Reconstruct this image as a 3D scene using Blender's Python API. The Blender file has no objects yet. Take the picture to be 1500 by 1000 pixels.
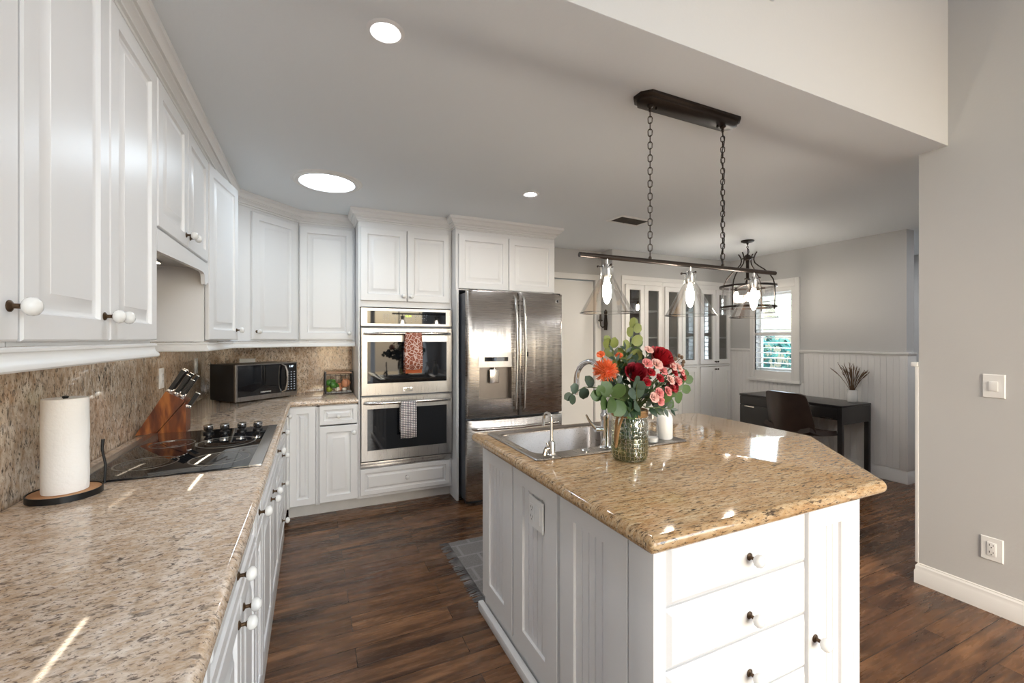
import bpy, bmesh, math, random
from mathutils import Matrix, Vector, Euler
S = bpy.context.scene
COL = S.collection
PI = math.pi
R = math.radians
# ---------------------------------------------------------------- camera, world, exposure
YAW = R(24.733)
cam = bpy.data.cameras.new('camera'); camo = bpy.data.objects.new('camera', cam); COL.objects.link(camo)
camo.location = (0, 0, 1.395); camo.rotation_euler = (PI/2, 0, -YAW)
cam.sensor_width = 36.0; cam.lens = 36*636.5/1500.0; cam.shift_y = -3.8/1500.0; cam.clip_start = .02
S.camera = camo
S.view_settings.view_transform = 'Standard'; S.view_settings.look = 'None'
S.view_settings.gamma = 1; S.view_settings.exposure = 0.40
S.view_settings.use_curve_mapping = False
try:
    S.cycles.use_denoising = True
    S.cycles.max_bounces = 8; S.cycles.diffuse_bounces = 4; S.cycles.glossy_bounces = 4
    S.cycles.transmission_bounces = 6; S.cycles.transparent_max_bounces = 16
    S.cycles.caustics_reflective = False; S.cycles.caustics_refractive = False
    S.cycles.sample_clamp_indirect = 4
except Exception:
    pass
W = bpy.data.worlds.new('world'); S.world = W; W.use_nodes = True
nt = W.node_tree; nt.nodes.clear()
wo = nt.nodes.new('ShaderNodeOutputWorld'); bg = nt.nodes.new('ShaderNodeBackground')
sk = nt.nodes.new('ShaderNodeTexSky'); sk.sky_type = 'NISHITA'; sk.sun_elevation = R(35); sk.sun_rotation = R(200)
sk.sun_disc = False; sk.air_density = 1.2; sk.dust_density = 3.0
bg.inputs['Strength'].default_value = 1.0
nt.links.new(sk.outputs[0], bg.inputs['Color']); nt.links.new(bg.outputs[0], wo.inputs['Surface'])
def area(name, loc, rot, sx, sy, power, color=(1, 1, 1), shape='RECTANGLE'):
    l = bpy.data.lights.new(name, 'AREA'); l.energy = power; l.color = color; l.shape = shape
    l.size = sx; l.size_y = sy
    o = bpy.data.objects.new(name, l); COL.objects.link(o); o.location = loc; o.rotation_euler = rot
    return o
# daylight through the living room's glazing behind the camera
area('daylight_patio', (1.4, -4.05, 1.25), (R(112), 0, 0), 2.7, 2.0, 20, (.80, .90, 1))
area('daylight_clerestory', (1.2, -4.05, 3.05), (R(98), 0, 0), 2.6, .8, 27, (.82, .91, 1))
area('daylight_side', (3.12, -2.3, 1.6), (0, R(90), 0), 1.5, 1.9, 28, (.78, .89, 1))
area('daylight_dining', (5.6, 3.59, 1.5), (0, R(90), 0), .9, .5, 12, (.9, .95, 1))
# ---------------------------------------------------------------- materials
MATS = {}
class NG:
    def __init__(s, name):
        s.m = bpy.data.materials.new(name); s.m.use_nodes = True; s.t = s.m.node_tree; s.t.nodes.clear()
        s.out = s.n('ShaderNodeOutputMaterial'); MATS[name] = s.m
    def n(s, k, **kw):
        x = s.t.nodes.new(k)
        for a, b in kw.items():
            if a.startswith('_'): setattr(x, a[1:], b)
        return x
    def l(s, a, b): s.t.links.new(a, b)
    def bsdf(s, col=(.8, .8, .8), rough=.5, metal=0, **kw):
        b = s.n('ShaderNodeBsdfPrincipled'); b.inputs['Base Color'].default_value = (*col, 1)
        b.inputs['Roughness'].default_value = rough; b.inputs['Metallic'].default_value = metal
        for k, v in kw.items(): b.inputs[k.replace('_', ' ')].default_value = v
        s.l(b.outputs[0], s.out.inputs[0]); s.b = b; return b
    def coord(s, scale=(1, 1, 1), rot=(0, 0, 0), loc=(0, 0, 0)):
        tc = s.n('ShaderNodeTexCoord'); mp = s.n('ShaderNodeMapping')
        mp.inputs['Scale'].default_value = scale; mp.inputs['Rotation'].default_value = rot; mp.inputs['Location'].default_value = loc
        s.l(tc.outputs['Object'], mp.inputs[0]); return mp.outputs[0]
    def noise(s, vec, scale, detail=3, rough=.5, dist=0):
        x = s.n('ShaderNodeTexNoise'); x.inputs['Scale'].default_value = scale; x.inputs['Detail'].default_value = detail
        x.inputs['Roughness'].default_value = rough; x.inputs['Distortion'].default_value = dist
        if vec: s.l(vec, x.inputs['Vector'])
        return x
    def ramp(s, fac, stops, interp='LINEAR'):
        x = s.n('ShaderNodeValToRGB'); x.color_ramp.interpolation = interp
        e = x.color_ramp.elements
        while len(e) < len(stops): e.new(.5)
        for i, (p, c) in enumerate(stops):
            e[i].position = p; e[i].color = (*c, 1) if len(c) == 3 else c
        s.l(fac, x.inputs[0]); return x.outputs[0]
    def mix(s, fac, a, b, mode='MIX'):
        x = s.n('ShaderNodeMix'); x.data_type = 'RGBA'; x.blend_type = mode
        if isinstance(fac, (int, float)): x.inputs[0].default_value = fac
        else: s.l(fac, x.inputs[0])
        for i, v in ((6, a), (7, b)):
            if isinstance(v, tuple): x.inputs[i].default_value = (*v, 1)
            else: s.l(v, x.inputs[i])
        return x.outputs[2]
    def bump(s, h, strength=.2, dist=.01):
        x = s.n('ShaderNodeBump'); x.inputs['Strength'].default_value = strength; x.inputs['Distance'].default_value = dist
        s.l(h, x.inputs['Height']); s.l(x.outputs[0], s.b.inputs['Normal'])
def simple(name, col, rough=.5, metal=0, bumps=None, var=0, **kw):
    g = NG(name); g.bsdf(col, rough, metal, **kw)
    if var:
        n = g.noise(g.coord(), 9, 3)
        g.l(g.ramp(n.outputs[0], [(.3, tuple(c*(1-var) for c in col)), (.7, tuple(min(1, c*(1+var)) for c in col))]), g.b.inputs['Base Color'])
    if bumps:
        n2 = g.noise(g.coord(), bumps[0], 2); g.bump(n2.outputs[0], bumps[1], .004)
    return g.m
def emit(name, col, strength):
    g = NG(name); e = g.n('ShaderNodeEmission'); e.inputs[0].default_value = (*col, 1); e.inputs[1].default_value = strength
    g.l(e.outputs[0], g.out.inputs[0]); return g.m
simple('white_paint', (.79, .79, .79), .36, bumps=(260, .02))
simple('white_trim', (.80, .795, .78), .35, bumps=(150, .02))
simple('white_plastic', (.82, .82, .81), .3, var=.02)
simple('ceramic_white', (.84, .84, .82), .1, var=.02)
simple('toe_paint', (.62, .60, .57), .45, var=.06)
simple('wall_paint', (.545, .545, .54), .6, bumps=(70, .12))
simple('ceiling_paint', (.80, .835, .86), .7, bumps=(60, .10))
simple('soffit_paint', (.67, .665, .66), .6, bumps=(70, .08))
simple('bronze', (.030, .021, .016), .38, .6, var=.25)
simple('knob_bronze', (.10, .060, .032), .35, .7, var=.2)
simple('dispenser_shade', (.22, .19, .165), .32, .85, var=.08)  # shade of the recess put into a darker metal colour
simple('black_metal', (.012, .012, .013), .35, .5, var=.2)
simple('chrome', (.75, .75, .76), .08, 1, var=.03)
simple('nickel', (.60, .57, .53), .22, 1, var=.03)
simple('black_glass', (.006, .007, .009), .03, 0, var=.3, Specular_IOR_Level=.6)
simple('black_plastic', (.012, .012, .013), .3, var=.2)
simple('grey_side', (.10, .11, .13), .38, .3, var=.08)
simple('desk_black', (.022, .020, .020), .28, var=.15)
simple('leather_brown', (.035, .020, .015), .35, bumps=(120, .15), var=.2)
simple('paper_white', (.90, .89, .87), .85, bumps=(90, .35))
simple('cork', (.52, .27, .13), .6, var=.12)
simple('rope', (.30, .17, .07), .8, bumps=(300, .8), var=.2)
simple('leaf_blue', (.055, .09, .06), .5, var=.25)
simple('leaf_green', (.055, .105, .025), .45, var=.3)
simple('leaf_lime', (.20, .23, .055), .5, var=.25)
simple('leaf_dark', (.016, .040, .016), .4, var=.3)
simple('stem_green', (.10, .14, .05), .5, var=.2)
simple('petal_red', (.36, .008, .016), .5, var=.35)
simple('petal_deep', (.28, .008, .02), .5, var=.35)
simple('petal_pink', (.72, .27, .26), .5, var=.2)
simple('petal_pale', (.80, .50, .44), .5, var=.15)
simple('petal_orange', (.78, .17, .05), .5, var=.2)
simple('dry_brown', (.13, .075, .04), .7, var=.35)
simple('avocado', (.06, .20, .03), .35, var=.3)
simple('avocado_light', (.25, .32, .03), .4, var=.3)
simple('onion', (.62, .27, .14), .35, var=.2)
simple('garlic', (.75, .68, .58), .5, var=.1)
simple('rug_fringe', (.20, .19, .19), .9, var=.7)
simple('towel_lining', (.45, .11, .035), .9, var=.2)
simple('handle_wood', (.45, .28, .18), .5, var=.1)
simple('vent_brown', (.05, .035, .025), .5, .3, var=.2)
simple('foliage', (.02, .11, .08), .6, var=.5)
simple('foliage_teal', (.03, .14, .13), .6, var=.5)
simple('trunk', (.08, .05, .03), .8, var=.3)
simple('fence_paint', (.5, .5, .5), .7, var=.1)
simple('screw_grey', (.3, .29, .27), .3, .8, var=.1)
simple('dark_slot', (.04, .04, .04), .5, var=.1)
simple('shelf_item', (.35, .30, .25), .3, var=.4)
simple('cab_inside', (.45, .40, .35), .5, var=.05)
simple('outdoor_ground', (.32, .33, .28), .9, var=.2)
emit('lamp_daylight', (.76, .89, 1), 18)
emit('lamp_can', (.96, .97, 1), 240)
emit('lamp_strip', (1, .84, .64), 9)
emit('filament', (1, .88, .74), 120)
emit('led_green', (.55, .95, .05), 2.2)
emit('led_white', (.75, .9, 1), 2.2)
emit('print_glow', (.6, .65, .7), .35)  # key legends are plain print, given a faint glow of their own
# stainless, brushed with slow waviness
for nm, cc, rg, sc in (('stainless', (.45, .42, .39), .27, (2, 2, 160)), ('stainless_h', (.43, .415, .40), .28, (160, 160, 2)), ('stainless_sink', (.33, .30, .275), .28, (60, 3, 60))):
    g = NG(nm); g.bsdf(cc, rg, 1)
    if nm == 'stainless':
        tg = g.n('ShaderNodeTangent', _direction_type='RADIAL', _axis='Z'); g.l(tg.outputs[0], g.b.inputs['Tangent']); g.b.inputs['Anisotropic'].default_value = .8; g.b.inputs['Anisotropic Rotation'].default_value = .0
    b1 = g.noise(g.coord(sc), 3, 4); w1 = g.noise(g.coord((6.5, 3.0, .45) if nm == 'stainless' else (3.0, 3.0, .9)), 1.6, 2)
    g.l(g.ramp(b1.outputs[0], [(.3, (rg-.012,)*3), (.7, (rg+.018,)*3)]), g.b.inputs['Roughness'])
    g.bump(w1.outputs[0], .30 if nm == 'stainless' else .08, .03)
# clear thin glass: fresnel mix of see-through and mirror
for nm, tint, k in (('clear_glass', (.97, .975, .975), 1.0), ('rim_glass', (.9, .92, .92), 3.5), ('pane_glass', (.80, .81, .81), 1.0), ('window_glass', (.96, .98, .98), .8), ('seeded_glass', (.90, .93, .90), 1.6)):
    g = NG(nm); tr = g.n('ShaderNodeBsdfTransparent'); tr.inputs[0].default_value = (*tint, 1)
    gl = g.n('ShaderNodeBsdfGlossy'); gl.inputs['Roughness'].default_value = .03; gl.inputs[0].default_value = (.95, .95, .95, 1)
    fr = g.n('ShaderNodeLayerWeight'); fr.inputs[0].default_value = .35
    mm = g.n('ShaderNodeMath', _operation='MULTIPLY'); g.l(fr.outputs['Fresnel'], mm.inputs[0]); mm.inputs[1].default_value = .45*k; mm.use_clamp = True
    if nm == 'seeded_glass':
        v = g.n('ShaderNodeTexVoronoi'); v.feature = 'DISTANCE_TO_EDGE'; v.inputs['Scale'].default_value = 78; v.inputs['Randomness'].default_value = .35; g.l(g.coord((1, 1, .8)), v.inputs['Vector'])
        bp = g.n('ShaderNodeBump'); bp.inputs['Strength'].default_value = .9; bp.inputs['Distance'].default_value = .004; g.l(v.outputs[0], bp.inputs['Height'])
        g.l(bp.outputs[0], gl.inputs['Normal']); g.l(bp.outputs[0], fr.inputs['Normal'])
    if nm == 'seeded_glass':
        e = g.n('ShaderNodeMapRange'); e.inputs[1].default_value = .0; e.inputs[2].default_value = .09; e.inputs[3].default_value = .42; e.inputs[4].default_value = 0; g.l(v.outputs[0], e.inputs[0])
        ad = g.n('ShaderNodeMath', _operation='ADD'); g.l(mm.outputs[0], ad.inputs[0]); g.l(e.outputs[0], ad.inputs[1]); mm = ad
    mx = g.n('ShaderNodeMixShader'); g.l(mm.outputs[0], mx.inputs[0]); g.l(tr.outputs[0], mx.inputs[1]); g.l(gl.outputs[0], mx.inputs[2])
    g.l(mx.outputs[0], g.out.inputs[0])
g = NG('vase_water'); tr = g.n('ShaderNodeBsdfTransparent'); tr.inputs[0].default_value = (.72, .72, .50, 1); gl = g.n('ShaderNodeBsdfGlossy'); gl.inputs['Roughness'].default_value = .05; gl.inputs[0].default_value = (.8, .85, .7, 1)
df = g.n('ShaderNodeBsdfDiffuse'); df.inputs[0].default_value = (.40, .38, .22, 1)
mx = g.n('ShaderNodeMixShader'); mx.inputs[0].default_value = .10; g.l(tr.outputs[0], mx.inputs[1]); g.l(gl.outputs[0], mx.inputs[2]); mx2 = g.n('ShaderNodeMixShader'); mx2.inputs[0].default_value = .18; g.l(mx.outputs[0], mx2.inputs[1]); g.l(df.outputs[0], mx2.inputs[2]); g.l(mx2.outputs[0], g.out.inputs[0])
# granite
def granite(name, rot, stretch, base, light, tan, dark):
    g = NG(name); g.bsdf((.6, .5, .4), .07, Specular_IOR_Level=.55)
    c = g.coord(stretch, rot)
    n1 = g.noise(c, 7, 4, .6); n2 = g.noise(c, 46, 5, .65, .4); n3 = g.noise(c, 105, 4, .7, .3); n4 = g.noise(c, 40, 3, .6, .6)
    v = g.n('ShaderNodeTexVoronoi'); v.inputs['Scale'].default_value = 95; g.l(c, v.inputs['Vector'])
    a = g.ramp(n2.outputs[0], [(.30, tan), (.47, base), (.66, light)])
    a = g.mix(g.ramp(n1.outputs[0], [(.35, (0, 0, 0)), (.7, (.55, .55, .55))]), a, tan)
    a = g.mix(g.ramp(v.outputs['Distance'], [(.05, (.35, .35, .35)), (.4, (0, 0, 0))]), a, light)
    d1 = g.ramp(n3.outputs[0], [(.55, (0, 0, 0)), (.62, (.95, .95, .95))])
    a = g.mix(d1, a, tuple(x*1.7 for x in dark))
    d2 = g.ramp(n4.outputs[0], [(.57, (0, 0, 0)), (.65, (1, 1, 1))])
    a = g.mix(g.mix(.5, d2, g.ramp(n2.outputs[0], [(.5, (0, 0, 0)), (.62, (1, 1, 1))]), 'MULTIPLY'), a, dark)
    g.l(a, g.b.inputs['Base Color'])
granite('granite_left', (0, 0, R(-32)), (.85, 1.35, 1.3), (.64, .51, .39), (.86, .77, .68), (.50, .34, .21), (.11, .08, .065))  # same stone as the island, its daylight put into paler colours
granite('granite_island', (0, 0, R(4)), (.42, 1.9, 1.3), (.50, .33, .17), (.64, .50, .32), (.38, .21, .09), (.05, .032, .02))
granite('granite_wall', (R(-24), 0, 0), (1.1, 1.1, .55), (.55, .43, .32), (.80, .70, .58), (.38, .24, .14), (.07, .05, .035))
# wood floor
g = NG('wood_floor'); g.bsdf((.1, .05, .03), .25, Specular_IOR_Level=.45)
c = g.coord()
br = g.n('ShaderNodeTexBrick'); br.offset = .37; br.inputs['Scale'].default_value = 1; br.inputs['Brick Width'].default_value = 1.25
br.inputs['Row Height'].default_value = .125; br.inputs['Mortar Size'].default_value = .0015; br.inputs['Mortar Smooth'].default_value = .1; br.inputs['Bias'].default_value = 0
br.inputs['Color1'].default_value = (0, 0, 0, 1); br.inputs['Color2'].default_value = (1, 1, 1, 1); br.inputs['Mortar'].default_value = (.5, .5, .5, 1)
g.l(c, br.inputs['Vector'])
add = g.n('ShaderNodeVectorMath', _operation='MULTIPLY_ADD'); add.inputs[1].default_value = (7, 13, 5); g.l(br.outputs['Color'], add.inputs[0]); g.l(g.coord((.7, 6, 1)), add.inputs[2])
f1 = g.noise(add.outputs[0], 1.7, 6, .58, .8); f2 = g.noise(add.outputs[0], 6, 5, .6, .4)
f3 = g.noise(g.coord((1.2, 1.6, 1)), 1.6, 3)
col = g.ramp(f1.outputs[0], [(.30, (.028, .012, .007)), (.43, (.095, .043, .019)), (.55, (.19, .090, .038)), (.70, (.34, .17, .078))])
col = g.mix(g.ramp(f2.outputs[0], [(.34, (.6, .6, .6)), (.52, (0, 0, 0))]), col, (.035, .017, .011))
col = g.mix(.35, col, g.ramp(br.outputs['Color'], [(0, (.35, .33, .32)), (1, (1, .95, .9))]), 'MULTIPLY')
col = g.mix(g.ramp(f3.outputs[0], [(.42, (0, 0, 0)), (.75, (.4, .4, .4))]), col, (.16, .07, .035))
g.l(g.mix(br.outputs['Fac'], col, (.008, .004, .003)), g.b.inputs['Base Color'])
g.l(g.ramp(f2.outputs[0], [(.3, (.20,)*3), (.7, (.34,)*3)]), g.b.inputs['Roughness'])
f4 = g.noise(g.coord((1, 6, 1)), 7, 2); g.bump(f4.outputs[0], .22, .01)
# knife block wood
g = NG('acacia'); g.bsdf((.3, .1, .04), .3)
w = g.noise(g.coord((14, 3, 3), (0, R(52), 0)), 2.2, 3, .5, .2)
g.l(g.ramp(w.outputs[0], [(.32, (.09, .022, .010)), (.5, (.20, .055, .018)), (.64, (.42, .14, .035))]), g.b.inputs['Base Color'])
# rug weave
g = NG('rug_weave'); g.bsdf((.2, .2, .2), .95)
n = g.noise(g.coord((1, 1, 1)), 110, 3); n2 = g.noise(g.coord((1, 1, 1)), 5, 2)
bk = g.n('ShaderNodeTexBrick'); bk.inputs['Scale'].default_value = 1; bk.inputs['Brick Width'].default_value = .19; bk.inputs['Row Height'].default_value = .15; bk.inputs['Mortar Size'].default_value = .012; bk.inputs['Mortar Smooth'].default_value = .6
bk.inputs['Color1'].default_value = (.17, .155, .15, 1); bk.inputs['Color2'].default_value = (.21, .19, .185, 1); bk.inputs['Mortar'].default_value = (.33, .31, .30, 1)
g.l(g.coord(), bk.inputs['Vector'])
cc = g.mix(g.ramp(n.outputs[0], [(.4, (0, 0, 0)), (.65, (.8, .8, .8))]), bk.outputs[0], (.27, .26, .25))
g.l(cc, g.b.inputs['Base Color']); g.bump(n.outputs[0], .6, .003)
# dish towels
g = NG('towel_rust'); g.bsdf((.5, .15, .08), .9)
v = g.n('ShaderNodeTexVoronoi'); v.feature = 'DISTANCE_TO_EDGE'; v.inputs['Scale'].default_value = 30; g.l(g.coord(), v.inputs['Vector'])
g.l(g.ramp(v.outputs[0], [(.0, (.70, .52, .46)), (.05, (.70, .52, .46)), (.09, (.30, .085, .045)), (.3, (.30, .085, .045)), (.34, (.62, .42, .36)), (.37, (.30, .085, .045))]), g.b.inputs['Base Color'])
g = NG('towel_grid'); g.bsdf((.8, .75, .72), .9)
bk = g.n('ShaderNodeTexBrick'); bk.offset = 0; bk.inputs['Scale'].default_value = 1; bk.inputs['Brick Width'].default_value = .0135; bk.inputs['Row Height'].default_value = .0145; bk.inputs['Mortar Size'].default_value = .0022
bk.inputs['Color1'].default_value = (.86, .84, .84, 1); bk.inputs['Color2'].default_value = (.78, .70, .68, 1); bk.inputs['Mortar'].default_value = (.03, .03, .05, 1)
g.l(g.coord((1, 1, 1), (R(-90), 0, 0)), bk.inputs['Vector']); g.l(bk.outputs[0], g.b.inputs['Base Color'])
# ---------------------------------------------------------------- mesh helpers
class MB:
    def __init__(s): s.b = bmesh.new(); s.mi = 0; s.M = Matrix()
    def _f(s, vs):
        try:
            f = s.b.faces.new(vs); f.material_index = s.mi; return f
        except ValueError: return None
    def v(s, p): return s.b.verts.new(s.M @ Vector(p))
    def box(s, x0, x1, y0, y1, z0, z1, bev=0):
        vs = [s.v(p) for p in ((x0, y0, z0), (x1, y0, z0), (x1, y1, z0), (x0, y1, z0), (x0, y0, z1), (x1, y0, z1), (x1, y1, z1), (x0, y1, z1))]
        fs = [s._f([vs[i] for i in q]) for q in ((0, 3, 2, 1), (4, 5, 6, 7), (0, 1, 5, 4), (1, 2, 6, 5), (2, 3, 7, 6), (3, 0, 4, 7))]
        if bev:
            es = list({e for f in fs for e in f.edges})
            r = bmesh.ops.bevel(s.b, geom=es, offset=bev, segments=2, affect='EDGES', profile=.6)
            for f in r['faces']: f.material_index = s.mi
        return s
    def prism(s, poly, z0, z1):
        a = [s.v((x, y, z0)) for x, y in poly]; b = [s.v((x, y, z1)) for x, y in poly]; n = len(poly)
        s._f(a[::-1]); s._f(b)
        for i in range(n): s._f([a[i], a[(i+1) % n], b[(i+1) % n], b[i]])
        return s
    def loft(s, rings, cap0=True, cap1=True, closed=True):
        R_ = [[s.v(p) for p in r] for r in rings]; n = len(R_[0])
        for a, b in zip(R_, R_[1:]):
            for i in range(n if closed else n-1): s._f([a[i], a[(i+1) % n], b[(i+1) % n], b[i]])
        if cap0: s._f(R_[0][::-1])
        if cap1: s._f(R_[-1])
        return s
    def lathe(s, prof, o=(0, 0, 0), ax='z', seg=24, cap0=True, cap1=True, sx=1, sy=1):
        rings = []
        for r, h in prof:
            ring = []
            for i in range(seg):
                t = 2*PI*i/seg; a, b = max(r, 1e-5)*math.cos(t)*sx, max(r, 1e-5)*math.sin(t)*sy
                p = {'z': (a, b, h), 'y': (a, h, b), 'x': (h, a, b)}[ax]
                ring.append((p[0]+o[0], p[1]+o[1], p[2]+o[2]))
            rings.append(ring)
        return s.loft(rings, cap0, cap1)
    def sphere(s, o, rx, ry=None, rz=None, seg=16, rings=10):
        ry = ry or rx; rz = rz or rx; rr = []
        for j in range(rings+1):
            a = -PI/2+PI*j/rings
            rr.append([(o[0]+rx*max(math.cos(a), 1e-4)*math.cos(2*PI*i/seg), o[1]+ry*max(math.cos(a), 1e-4)*math.sin(2*PI*i/seg), o[2]+rz*math.sin(a)) for i in range(seg)])
        return s.loft(rr)
    def tube(s, pts, r, seg=8, closed=False, cap=True):
        pts = [Vector(p) for p in pts]; n = len(pts); rs = r if isinstance(r, (list, tuple)) else [r]*n
        rings = []; up = None
        for i, p in enumerate(pts):
            if closed: d = pts[(i+1) % n]-pts[i-1]
            else: d = pts[min(i+1, n-1)]-pts[max(i-1, 0)]
            d.normalize()
            if up is None:
                up = Vector((0, 0, 1)) if abs(d.z) < .9 else Vector((1, 0, 0))
            a = d.cross(up)
            if a.length < 1e-5: a = d.orthogonal()
            a.normalize(); b = a.cross(d); up = b
            rings.append([tuple(p+(a*math.cos(2*PI*k/seg)+b*math.sin(2*PI*k/seg))*rs[i]) for k in range(seg)])
        if closed: rings.append(rings[0])
        return s.loft(rings, cap and not closed, cap and not closed)
    def sheet(s, rows):
        V = [[s.v(p) for p in r] for r in rows]
        for a, b in zip(V, V[1:]):
            for i in range(len(a)-1): s._f([a[i], a[i+1], b[i+1], b[i]])
        return s
    def build(s, name, mats, parent=None, props=None, weld=True, smooth=35):
        if weld: bmesh.ops.remove_doubles(s.b, verts=s.b.verts, dist=1e-5)
        bmesh.ops.recalc_face_normals(s.b, faces=s.b.faces)
        me = bpy.data.meshes.new(name)
        if parent is not None:
            L = Vector(parent.get('_o', (0, 0, 0)))
        else:
            xs = [v.co for v in s.b.verts]
            L = Vector(((min(v.x for v in xs)+max(v.x for v in xs))/2, (min(v.y for v in xs)+max(v.y for v in xs))/2, min(v.z for v in xs)))
        bmesh.ops.translate(s.b, verts=s.b.verts, vec=-L)
        s.b.to_mesh(me); s.b.free()
        for m in ([mats] if isinstance(mats, str) else mats): me.materials.append(MATS[m])
        for p in me.polygons: p.use_smooth = True
        me.set_sharp_from_angle(angle=R(smooth))
        o = bpy.data.objects.new(name, me); COL.objects.link(o)
        if parent is not None: o.parent = parent
        else: o.location = L
        o['_o'] = tuple(L)
        for k, v in (props or {}).items(): o[k] = v
        return o
TEMP = []
def thing(name, loc, label, cat, group=None):
    o = bpy.data.objects.new(name, None); COL.objects.link(o); o.location = loc; o.empty_display_size = .05
    o['_o'] = tuple(loc); o['label'] = label; o['category'] = cat
    if group: o['group'] = group
    return o
def T(label, cat, group=None):
    d = {'label': label, 'category': cat}
    if group: d['group'] = group
    return d
ST = {'kind': 'structure'}
def frame(o, x, n):
    x = Vector(x).normalized(); n = Vector(n).normalized(); z = Vector((0, 0, 1))
    return Matrix(((x.x, n.x, 0, o[0]), (x.y, n.y, 0, o[1]), (x.z, n.z, 1, o[2]), (0, 0, 0, 1)))
def offset(path, d, closed=True):
    n = len(path); out = []
    for i in range(n):
        p = Vector(path[i]); 
        a = Vector(path[i-1]) if (closed or i > 0) else None
        b = Vector(path[(i+1) % n]) if (closed or i < n-1) else None
        n1 = n2 = None
        if a is not None: e = (p-a).normalized(); n1 = Vector((e.y, -e.x))
        if b is not None: e = (b-p).normalized(); n2 = Vector((e.y, -e.x))
        if n1 is None: m = n2
        elif n2 is None: m = n1
        else:
            m = n1+n2; m = m/max(m.dot(n1), .2) if m.length > 1e-6 else n1
        out.append((p.x+m.x*d, p.y+m.y*d))
    return out
def sweep(mb, path, prof, closed=False):
    """prof: closed loop of (out, z); path offset to its right side"""
    n = len(path); offs = [offset(path, d, closed) for d, z in prof]
    rings = [[(offs[k][i][0], offs[k][i][1], prof[k][1]) for k in range(len(prof))] for i in range(n)]
    if closed: rings.append(rings[0])
    mb.loft(rings, not closed, not closed); return mb
def roundpoly(poly, rads, seg=5):
    out = []; n = len(poly)
    for i in range(n):
        p = Vector(poly[i]); a = Vector(poly[i-1]); b = Vector(poly[(i+1) % n]); r = rads[i]
        if r <= 0: out.append(tuple(p)); continue
        d1 = (a-p).normalized(); d2 = (b-p).normalized(); ang = d1.angle(d2); t = r/math.tan(ang/2)
        p1 = p+d1*t; p2 = p+d2*t
        for k in range(seg+1):
            u = k/seg; q = p1*(1-u)**2+p*2*u*(1-u)+p2*u*u; out.append(tuple(q))
    return out
def slab(mb, outer, holes, z0, z1, bull=.018):
    """outer CCW; bullnose all round; holes are loops"""
    h = z1-z0; prof = []
    for k in range(7):
        t = -PI/2+PI*k/6; prof.append((-bull*(1-math.cos(t)), z0+h/2+h/2*math.sin(t)))
    rings = [[(x, y, z) for x, y in offset(outer, d, True)] for d, z in prof]
    b = mb.b; V = [[mb.v(p) for p in r] for r in rings]; n = len(outer)
    for a, c in zip(V, V[1:]):
        for i in range(n): mb._f([a[i], a[(i+1) % n], c[(i+1) % n], c[i]])
    H = []
    for hole in holes:
        lo = [mb.v((x, y, z0)) for x, y in hole]; hi = [mb.v((x, y, z1)) for x, y in hole]; m = len(hole)
        for i in range(m): mb._f([lo[i], hi[i], hi[(i+1) % m], lo[(i+1) % m]])
        H.append((lo, hi))
    for ring, idx in ((V[0], 0), (V[-1], 1)):
        if not H: mb._f(ring if idx else ring[::-1]); continue
        es = []
        for loop in [ring]+[x[idx] for x in H]:
            for i in range(len(loop)):
                e = b.edges.get((loop[i], loop[(i+1) % len(loop)])) or b.edges.new((loop[i], loop[(i+1) % len(loop)])); es.append(e)
        r = bmesh.ops.triangle_fill(b, edges=es, use_beauty=True, use_dissolve=False)
        for f in r['geom']:
            if isinstance(f, bmesh.types.BMFace): f.material_index = mb.mi
    return mb
def rect(x0, x1, z0, z1): return ((x0, z0), (x1, z0), (x1, z1), (x0, z1))
def raised(mb, w, h, t=.02, fr=.055):
    fr = min(fr, w*.28, h*.28); bw = .028 if min(w, h) > .25 else .012
    P = [(0, 0), (0, t-.004), (.004, t), (fr, t), (fr+.004, t-.009), (fr+.011, t-.013), (fr+.016, t-.013), (fr+.016+bw, t-.002), (fr+.018+bw, t-.0005)]
    rs = []
    for i, y in P:
        i = min(i, w/2-.004, h/2-.004); rs.append([(x, y, z) for x, z in rect(i, w-i, i, h-i)])
    mb.loft(rs)
def plate(mb, w, h, t=.02, bev=.006):
    rs = []
    for i, y in ((0, 0), (0, t-bev), (bev*1.4, t)): rs.append([(x, y, z) for x, z in rect(i, w-i, i, h-i)])
    mb.loft(rs)
def bead(mb, w, h, t=.02, fr=.07, pitch=.038, rec=.009):
    rs = []
    for i, y in ((0, 0), (0, t-.002), (.002, t), (fr, t), (fr+.002, t-rec)): rs.append([(x, y, z) for x, z in rect(i, w-i, i, h-i)])
    mb.loft(rs, True, False)
    i = fr+.002; x0, x1 = i, w-i; n = max(2, round((x1-x0)/pitch)); pts = []; y = t-rec
    for k in range(n+1):
        x = x0+(x1-x0)*k/n
        if 0 < k < n: pts += [(x-.0032, y), (x-.001, y-.0045), (x+.001, y-.0045), (x+.0032, y)]
        else: pts.append((x, y))
    mb.sheet([[(x, yy, i) for x, yy in pts], [(x, yy, h-i) for x, yy in pts]])
def shaker(mb, w, h, t=.02, fr=.06, rec=.008):
    rs = []
    for i, y in ((0, 0), (0, t-.001), (.001, t), (fr, t), (fr+.001, t-rec)): rs.append([(x, y, z) for x, z in rect(i, w-i, i, h-i)])
    mb.loft(rs)
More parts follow.
